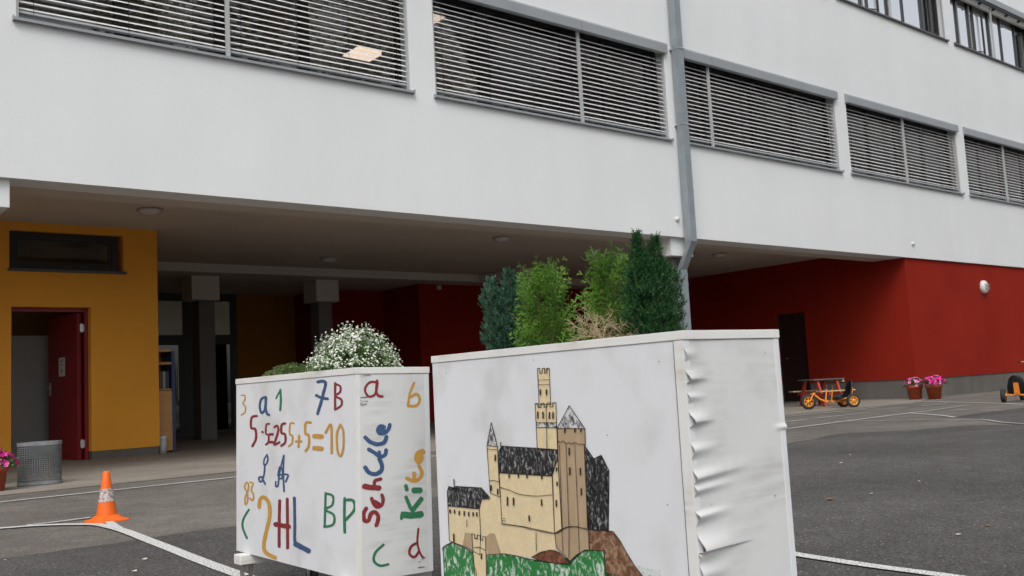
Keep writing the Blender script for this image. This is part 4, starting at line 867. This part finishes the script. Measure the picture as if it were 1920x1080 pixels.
for i in range(6): a = random.uniform(0, 6.28); twig(Vector((x, y, zs-.01)), Vector((math.cos(a)*.8, math.sin(a)*1.2, .75)).normalized(), random.uniform(.055, .095), .0014, 2)
q.build('twigs', TW, e, fix=False)
# left planter plants
def inboxL(v, off=.132): p = ML @ Vector((off, v, 0)); return p.x, p.y
zl = .78-.045
x, y = inboxL(.26, .15); e = empty('white_flower_plant', (x, y, zl), 'bushy plant with a cloud of tiny white flowers', 'flowering plant')
WF = mat('white_petal', (.80, .82, .72), .6, var=.08, vscale=50); LF = [leafmat('fresh_green_leaf', (.11, .21, .045), .3, 30), leafmat('dark_green_leaf', (.045, .115, .03), .3, 30)]
st = MB(); lf = MB(); fl = MB()
for i in range(210):
    a = random.uniform(0, 6.28); ph = random.random()**.6; R_ = .138*random.uniform(.82, 1.12); H_ = .158*random.uniform(.8, 1.08)
    tip = Vector((x+math.cos(a)*R_*math.sin(ph*1.5), y+math.sin(a)*R_*math.sin(ph*1.5), zl+H_*math.cos(ph*1.32)*random.uniform(.86, 1.10)+.02*random.random()))
    base = Vector((x+random.gauss(0, .02), y+random.gauss(0, .02), zl)); mid = base.lerp(tip, .55)+Vector((0, 0, .02))
    st.tube([base, mid, tip], [.0012, .0009, .0006], 4)
    for j in range(3):
        p = base.lerp(mid, random.uniform(.3, 1)) if j else mid.lerp(tip, .3); d = (Vector((math.cos(a), math.sin(a), .6))+rv(.5)).normalized(); quad(lf, p, d, Vector((0, 0, 1))+rv(.4), random.uniform(.016, .032), .007, random.choice((0, 1)))
    for j in range(13):
        dd = rv(1).normalized()*random.uniform(.004, .028); c_ = tip+dd+Vector((0, 0, .004)); st.tube([tip-Vector((0, 0, .012)), c_], .0004, 3, cap=False)
        nrm = (Vector((math.cos(a)*.5, math.sin(a)*.5, .8))+rv(.5)).normalized(); t1 = nrm.orthogonal().normalized(); t2 = nrm.cross(t1); s_ = random.uniform(.0022, .0037)
        for m_ in range(4): an = m_*math.pi/2+a; fl.add([c_, c_+(t1*math.cos(an-.5)+t2*math.sin(an-.5))*s_+nrm*.0006, c_+(t1*math.cos(an)+t2*math.sin(an))*s_*1.25+nrm*.001, c_+(t1*math.cos(an+.5)+t2*math.sin(an+.5))*s_+nrm*.0006], [(0, 1, 2, 3)])
for i in range(160):
    a = random.uniform(0, 6.28); r_ = random.uniform(.0, .115); p = Vector((x+math.cos(a)*r_, y+math.sin(a)*r_, zl+random.uniform(.02, .12))); quad(lf, p, (Vector((math.cos(a), math.sin(a), .7))+rv(.4)).normalized(), Vector((0, 0, 1))+rv(.4), random.uniform(.018, .034), .008, random.choice((0, 1)))
st.build('stems', LF[0], e, fix=False); lf.build('leaves', LF, e, fix=False); fl.build('flowers', WF, e, fix=False)
x, y = inboxL(.68, .12); e = empty('sedum_mound', (x, y, zl), 'low green sedum mound with brownish tips left of the white flowers', 'plant')
SD = [leafmat('sedum_green', (.13, .21, .07), .3, 30), leafmat('sedum_brown_tip', (.20, .14, .085), .3, 30)]; q = MB()
for i in range(420):
    u = random.uniform(-1, 1); v = random.uniform(-1, 1)
    if u*u+v*v > 1: continue
    p = Vector((x+u*.085, y+v*.17, zl+.088*math.sqrt(max(0, 1-u*u*.7-v*v*.8))*random.uniform(.75, 1.0)))
    for k in range(9): an = k*.7; quad(q, p+Vector((0, 0, -.003)), Vector((math.cos(an), math.sin(an), random.uniform(.2, 1.4))), Vector((0, 0, 1))+rv(.3), .010, .0042, 0 if random.random() < .72 else 1)
    q.tube([p-Vector((0, 0, .05)), p], .0012, 3, cap=False)
q.build('foliage', SD, e, fix=False)
# ================================================================== FLOWER POTS
TERR = mat('terracotta_plastic', (.36, .065, .025), .55, var=.08, vscale=10)
PK = [mat('magenta_petal', (.70, .03, .30), .5, var=.15, vscale=30), mat('pale_pink_petal', (.72, .30, .46), .5, var=.1, vscale=30), mat('petunia_throat', (.22, .01, .09), .6)]
PLF = [leafmat('petunia_leaf', (.045, .10, .03), .3, 20), leafmat('petunia_pale_leaf', (.09, .16, .05), .3, 20)]
def pot(x, y, rt, hp, fr_, fh, nf, label, ratio, seed):
    random.seed(seed); e = empty('flower_pot', (x, y, 0), label, 'flower pot', 'potted pink petunias by the walls'); T = Matrix.Translation((x, y, 0)); q = MB()
    q.lathe([(.001, .0), (rt*.72, .0), (rt*.90, hp*.80), (rt, hp*.80), (rt, hp), (rt*.9, hp), (rt*.86, hp*.9)], 32, M=T); q.build('pot', TERR, e)
    q = MB(); q.lathe([(.001, hp*.9), (rt*.87, hp*.9)], 24, M=T); q.build('soil', SOIL, e)
    lf = MB(); fl = MB()
    for i in range(nf*5):
        a = random.uniform(0, 6.28); t = random.random()**.5; p = Vector((x+math.cos(a)*fr_*t, y+math.sin(a)*fr_*t, hp+fh*math.sqrt(max(0, 1-t*t*.85))*random.uniform(.3, .95)-.04*t*t)); quad(lf, p, (Vector((math.cos(a), math.sin(a), .4))+rv(.5)).normalized(), Vector((0, 0, 1))+rv(.4), random.uniform(.03, .055), .022, random.choice((0, 1)))
    for i in range(nf):
        a = random.uniform(0, 6.28); t = random.random()**.45; n_ = (Vector((math.cos(a)*t, math.sin(a)*t, math.sqrt(max(0, 1-t*t))*.8))+rv(.22)).normalized()
        p = Vector((x+math.cos(a)*fr_*t, y+math.sin(a)*fr_*t, hp+fh*math.sqrt(max(0, 1-t*t*.8))*random.uniform(.8, 1.1)-.05*t*t)); t1 = n_.orthogonal().normalized(); t2 = n_.cross(t1); s_ = random.uniform(.024, .034); mi = 1 if random.random() < ratio else 0; N = 15
        ring = [p+(t1*math.cos(2*math.pi*k/N)+t2*math.sin(2*math.pi*k/N))*s_*(1+.10*math.cos(5*2*math.pi*k/N))+n_*.004*math.sin(k*2.1) for k in range(N)]
        ins = [p+(t1*math.cos(2*math.pi*k/N)+t2*math.sin(2*math.pi*k/N))*s_*.34-n_*.006 for k in range(N)]
        b_ = fl.add(ring+ins+[p-n_*.02], [(k, (k+1) % N, N+(k+1) % N, N+k) for k in range(N)], mi, True); fl.f += [[b_+N+k, b_+N+(k+1) % N, b_+2*N] for k in range(N)]; fl.mi += [2 if mi == 1 else 0]*N; fl.sm += [True]*N
    lf.build('leaves', PLF, e, fix=False); fl.build('flowers', PK, e, fix=False)
p1 = onZ(1706, 749.5); p2 = onZ(1742, 748.5)
pot(p1.x, p1.y-.12, .165, .285, .21, .15, 62, 'terracotta pot of pale rimmed pink petunias left of the red wall corner', .75, 3)
pot(p2.x, p2.y-.12, .165, .285, .26, .18, 110, 'terracotta pot of dense magenta petunias right of the red wall corner', .15, 4)
p3 = onZ(-14, 922); pot(p3.x, p3.y, .13, .22, .215, .15, 75, 'terracotta pot of magenta petunias at the left edge beside the mesh basket', .03, 5)
random.seed(11)
# ================================================================== PICNIC TABLE
pa, pb = onZ(1484, 762), onZ(1553, 763.5)
TR = mat('red_stained_wood', (.40, .05, .028), .6, var=.15, vscale=12); TT = mat('dark_grey_tabletop', (.10, .10, .11), .45); BW = mat('weathered_bench_wood', (.42, .36, .20), .7, var=.2, vscale=10)
T0 = empty('picnic_table', (0, 0, 0), 'low red picnic table with dark top and pale benches by the red wall', 'picnic table')
Lt = .56
def pb_box(name, m_, *b, par=None): return bx(name, m_, par or T0, *b)
bx('tabletop', TT, T0, -.25, .25, -.03, Lt+.06, .50, .52, bev=.004)
q = MB(); q.box(-.24, .24, Lt+.02, Lt+.05, .45, .50); q.build('top_batten', BW, T0)
for s in (-1, 1): bx('bench', BW, T0, s*.42-.075, s*.42+.075, -.08, Lt+.08, .28, .302, bev=.004)
for yy in (.06, Lt-.10):
    for s in (-1, 1):
        q = MB(); q.prism([(s*.14, .498), (s*.21, .498), (s*.40, 0), (s*.33, 0)], 'y', yy, yy+.035); q.build('leg', TR, T0)
    q = MB(); q.box(-.49, .49, yy+.036, yy+.066, .215, .279); q.build('cross_beam', TR, T0)
ang = math.atan2(pb.y-pa.y, pb.x-pa.x); dirx = Vector((math.cos(ang), math.sin(ang), 0)); mid = (pa+pb)/2
sc = (pb-pa).length/.73;
sc = min(max(sc, .8), 1.25); T0.rotation_euler = (0, 0, ang); T0.scale = (sc, 1, 1.0); T0.location = (mid.x, mid.y, 0)
# ================================================================== PEDAL KARTS
KO = mat('kart_orange', (.80, .26, .03), .4, var=.05); TY = mat('tyre_rubber', (.022, .022, .024), .75, var=.2, vscale=30); SE = mat('black_seat_shell', (.010, .010, .013), .35); RIM = mat('orange_rim', (.85, .33, .015), .4)
def wheel(par, x, y, r, w_):
    MM = Matrix.Translation((x, y, r)) @ Matrix.Rotation(R(90), 4, 'Y')
    q = MB(); q.lathe([(r*.66, -w_*.42), (r*.8, -w_*.5), (r*.94, -w_*.4), (r, -w_*.15), (r, w_*.15), (r*.94, w_*.4), (r*.8, w_*.5), (r*.66, w_*.42), (r*.66, -w_*.42)], 28, M=MM); ty = q.build('wheel', TY, par)
    q = MB(); q.lathe([(r*.66, w_*.3), (r*.60, w_*.42), (r*.55, w_*.2), (r*.55, -w_*.2), (r*.60, -w_*.42), (r*.66, -w_*.3)], 28, M=MM)
    for k in range(6): q.box(r*.12, r*.58, -r*.07, r*.07, -w_*.12, w_*.12, M=MM @ Matrix.Rotation(k*math.pi/3, 4, 'Z'))
    q.lathe([(.001, w_*.42), (r*.2, w_*.4), (r*.2, -w_*.4), (.001, -w_*.42)], 16, M=MM); q.build('rim', RIM, ty)
def kart():
    K = empty('pedal_kart', (0, 0, 0), '', 'pedal kart', 'orange pedal karts on the court')
    wheel(K, -.21, 0, .125, .075); wheel(K, .21, 0, .125, .075); wheel(K, 0, .74, .138, .07)
    q = MB(); q.tube([(-.19, 0, .125), (.19, 0, .125)], .014, 8); q.tube([(0, 0, .13), (0, .20, .12), (0, .40, .12), (0, .52, .17), (0, .62, .26)], .017, 8)
    for s in (-1, 1): q.tube([(s*.17, 0, .125), (s*.17, .1, .17), (s*.05, .2, .14)], .012, 8)
    q.build('frame', KO, K)
    q = MB()
    for s in (-1, 1): q.tube([(s*.055, .74, .138), (s*.055, .66, .27), (0, .61, .29)], .012, 8)
    q.build('fork', KO, K)
    q = MB()
    q.tube([(-.13, .33, .36), (-.13, .36, .16), (-.09, .37, .13), (.09, .37, .13), (.13, .36, .16), (.13, .33, .36)], .012, 8); hb_ = q.build('handlebar', KO, K)
    for s in (-1, 1):
        q = MB(); q.tube([(s*.13, .332, .34), (s*.13, .322, .42)], .016, 8); q.build('grip', mat('grip_brown', (.12, .05, .03), .6) if 'grip_brown' not in bpy.data.materials else bpy.data.materials['grip_brown'], hb_)
        q = MB(); q.tube([(s*.05, .74, .138), (s*.085, .74, .138), (s*.085, .74+s*.08, .138)], .008, 6); q.box(s*.085-.03*(1 if s < 0 else -1)*-1-.03, s*.085+.03, .74+s*.08-.025, .74+s*.08+.025, .128, .148); q.build('pedal', TY, K)
    # bucket seat: curved shell
    q = MB(); prof = [(.27, .155, .13), (.16, .135, .15), (.06, .14, .15), (.0, .18, .145), (-.035, .26, .14), (-.055, .34, .125), (-.075, .42, .10), (-.09, .47, .055), (-.093, .485, .02)]
    vs = []; n = 10
    for (yy, zz, hw) in prof:
        for i in range(n+1): u = -1+2*i/n; vs.append((u*hw, yy+(.035*u*u if zz > .17 else 0), zz+(.045*u*u if zz < .2 else 0)))
    m_ = len(prof); fs = [(j*(n+1)+i, j*(n+1)+i+1, (j+1)*(n+1)+i+1, (j+1)*(n+1)+i) for j in range(m_-1) for i in range(n)]; q.add(vs, fs, 0, True)
    so_ = q.build('seat', SE, K); md = so_.modifiers.new('t', 'SOLIDIFY'); md.thickness = .012; md.offset = 0
    q = MB(); q.prism([(-.045, .17), (-.03, .165), (-.083, .38), (-.096, .375)], 'x', -.045, .045) if 0 else q.add([(-.045, -.03, .14), (.045, -.03, .14), (.035, -.085, .35), (-.035, -.085, .35), (-.045, -.045, .14), (.045, -.045, .14), (.035, -.1, .35), (-.035, -.1, .35)], [(0, 1, 2, 3), (4, 5, 6, 7), (0, 1, 5, 4), (1, 2, 6, 5), (2, 3, 7, 6), (3, 0, 4, 7)])
    q.tube([(0, -.0, .125), (0, -.06, .19)], .013, 8); q.build('seat_bracket', KO, K)
    return K
K1 = kart()
def place(K, a, b, rev=False):   # a: rear centre, b: front wheel contact
    d = b-a; K.location = (a.x, a.y, 0); K.rotation_euler = (0, 0, math.atan2(d.y, d.x)-math.pi/2)
K2 = copy_tree(K1)
rn, rf, ff = onZ(1608, 765), onZ(1576, 762.5), onZ(1527.5, 767.3)
rc = (rn+rf)/2
place(K1, rc, ff)
K1['label'] = 'orange pedal kart parked in front of the red picnic table'
lw = onZ(1884, 754.5); hd = Vector((.955, .295, 0)).normalized(); sidev = Vector((hd.y, -hd.x, 0)); rc2 = lw+sidev*.20
place(K2, rc2, rc2+hd); K2.scale = (1.0, .92, .92); K2['label'] = 'orange pedal kart seen from behind at the right edge, black seat back showing'
# scooter partly outside the right edge
hp_ = onY(1909, 679, 8.9); e = empty('kick_scooter', (hp_.x+.3, hp_.y, 0), 'orange handlebar end of a vehicle cut by the right edge', 'scooter')
q = MB(); c = hp_; q.tube([c+Vector((.06, 0, 0)), c+Vector((.5, -.1, 0))], .013, 8); q.tube([c+Vector((.28, -.05, 0)), Vector((c.x+.34, c.y-.06, .12))], .016, 8); q.build('handlebar', KO, e)
q = MB(); q.tube([c, c+Vector((.08, -.016, 0))], .017, 8); q.build('grip', TY, e)
q = MB(); q.box(c.x+.36, c.x+.9, c.y-.12, c.y, .09, .12); q.build('deck', KO, e)
for xx in (.32, .95):
    q = MB(); q.lathe([(.05, -.02), (.09, -.02), (.1, 0), (.09, .02), (.05, .02), (.05, -.02)], 24, M=Matrix.Translation((c.x+xx, c.y-.06, .1)) @ Matrix.Rotation(R(90), 4, 'X')); q.build('wheel', TY, e)
# ================================================================== SMALL LITTER ON THE ASPHALT
LT = mat('litter_pale', (.62, .58, .52), .8, var=.2, vscale=50); LB = mat('dry_leaf', (.22, .12, .05), .8)
def bits(name, pts, m_, s0, s1, labels, cat, grp):
    for i, (x, y) in enumerate(pts):
        label = labels[i]
        p = onZ(x, y); q = MB(); s_ = random.uniform(s0, s1); n = 7; a0 = random.random()*6; vs = [(p.x+math.cos(a0+k*6.283/n)*s_*random.uniform(.4, 1.1), p.y+math.sin(a0+k*6.283/n)*s_*random.uniform(.3, .8), .0085+random.uniform(0, .004)) for k in range(n)]
        vs2 = [(a_[0], a_[1], a_[2]+.002) for a_ in vs]; q.add(vs+vs2, [tuple(range(n)), tuple(range(2*n-1, n-1, -1))]+[(k, (k+1) % n, n+(k+1) % n, n+k) for k in range(n)]); o = q.build(name, m_); tag(o, label, cat, grp)
bits('paper_scrap', [(253, 1075), (10, 1054), (272, 1052), (1723, 905), (1634, 929), (1577, 870), (1594, 855), (1797, 1007)], LT, .008, .018, ['pale scrap nearest the bottom edge beside the thick curved line', 'pale scrap at the far left on the dark asphalt', 'pale speck beside the thick curved line right of the scrap', 'pale scrap alone in the middle of the dark asphalt at right', 'pale scrap just right of the castle planter', 'pale scrap above the scrap beside the castle planter', 'pale scrap farthest back beside the castle planter', 'pale scrap nearest the right bottom corner on dark asphalt'], 'scrap', 'pale scraps on the asphalt')
bits('dry_leaf', [(1755, 847), (1557, 939), (1853, 989), (20, 961)], LB, .018, .035, ['dark dry leaf farthest back on the dark asphalt at right', 'brown dry leaf close to the castle planter', 'brown dry leaf toward the right bottom corner', 'reddish dry leaf at the far left near the curved line'], 'leaf', 'dry leaves on the asphalt')
# ================================================================== TREES ACROSS THE YARD (seen mirrored in the windows)
TLF = [leafmat('tree_leaf_green', (.10, .13, .035), .3, 2), leafmat('tree_leaf_yellow', (.20, .19, .05), .3, 2), leafmat('tree_leaf_dark', (.04, .07, .02), .3, 2)]; TB = mat('tree_bark', (.13, .10, .07), .9, var=.3, vscale=6, bump=1, bscale=12)
def tree(x, y, h, r, label, seed, n=6500):
    random.seed(seed); e = empty('broadleaf_tree', (x, y, 0), label, 'tree', 'trees across the yard'); q = MB()
    q.tube([(x, y, 0), (x+.1, y, h*.2), (x-.1, y+.1, h*.45), (x, y, h*.85)], [.24, .19, .13, .04], 10)
    cl = []
    for i in range(16):
        a = i*2.4; z = h*(.28+.6*i/16); rr_ = r*math.sin(math.pi*(.2+.72*i/16))*.75; c_ = Vector((x+math.cos(a)*rr_, y+math.sin(a)*rr_, z+h*.08)); cl.append((c_, r*random.uniform(.28, .42))); q.tube([(x, y, z-.3), (Vector((x, y, z))+c_)/2, c_], [.07, .05, .02], 6)
    q.build('trunk', TB, e); cl.append((Vector((x, y, h*.9)), r*.4)); f = MB()
    for i in range(n):
        c_, cr = random.choice(cl); d = rv(1).normalized(); p = c_+d*cr*random.random()**.4*random.uniform(.7, 1.2); quad(f, p, rv(1), rv(1), random.uniform(.16, .30), .16, random.choice((0, 0, 1, 2)))
    f.build('crown', TLF, e, fix=False)
tree(11.5, -6.5, 15.5, 4.2, 'broadleaf tree mirrored in the first window left of the downpipe', 21)
tree(20, -9, 16, 4.5, 'broadleaf tree mirrored in the window beside the downpipe', 22)
tree(29, -8, 15, 4.4, 'broadleaf tree mirrored in the first window right of the downpipe', 23)
tree(38, -8, 16, 4.6, 'broadleaf tree mirrored in the windows at the right', 24)
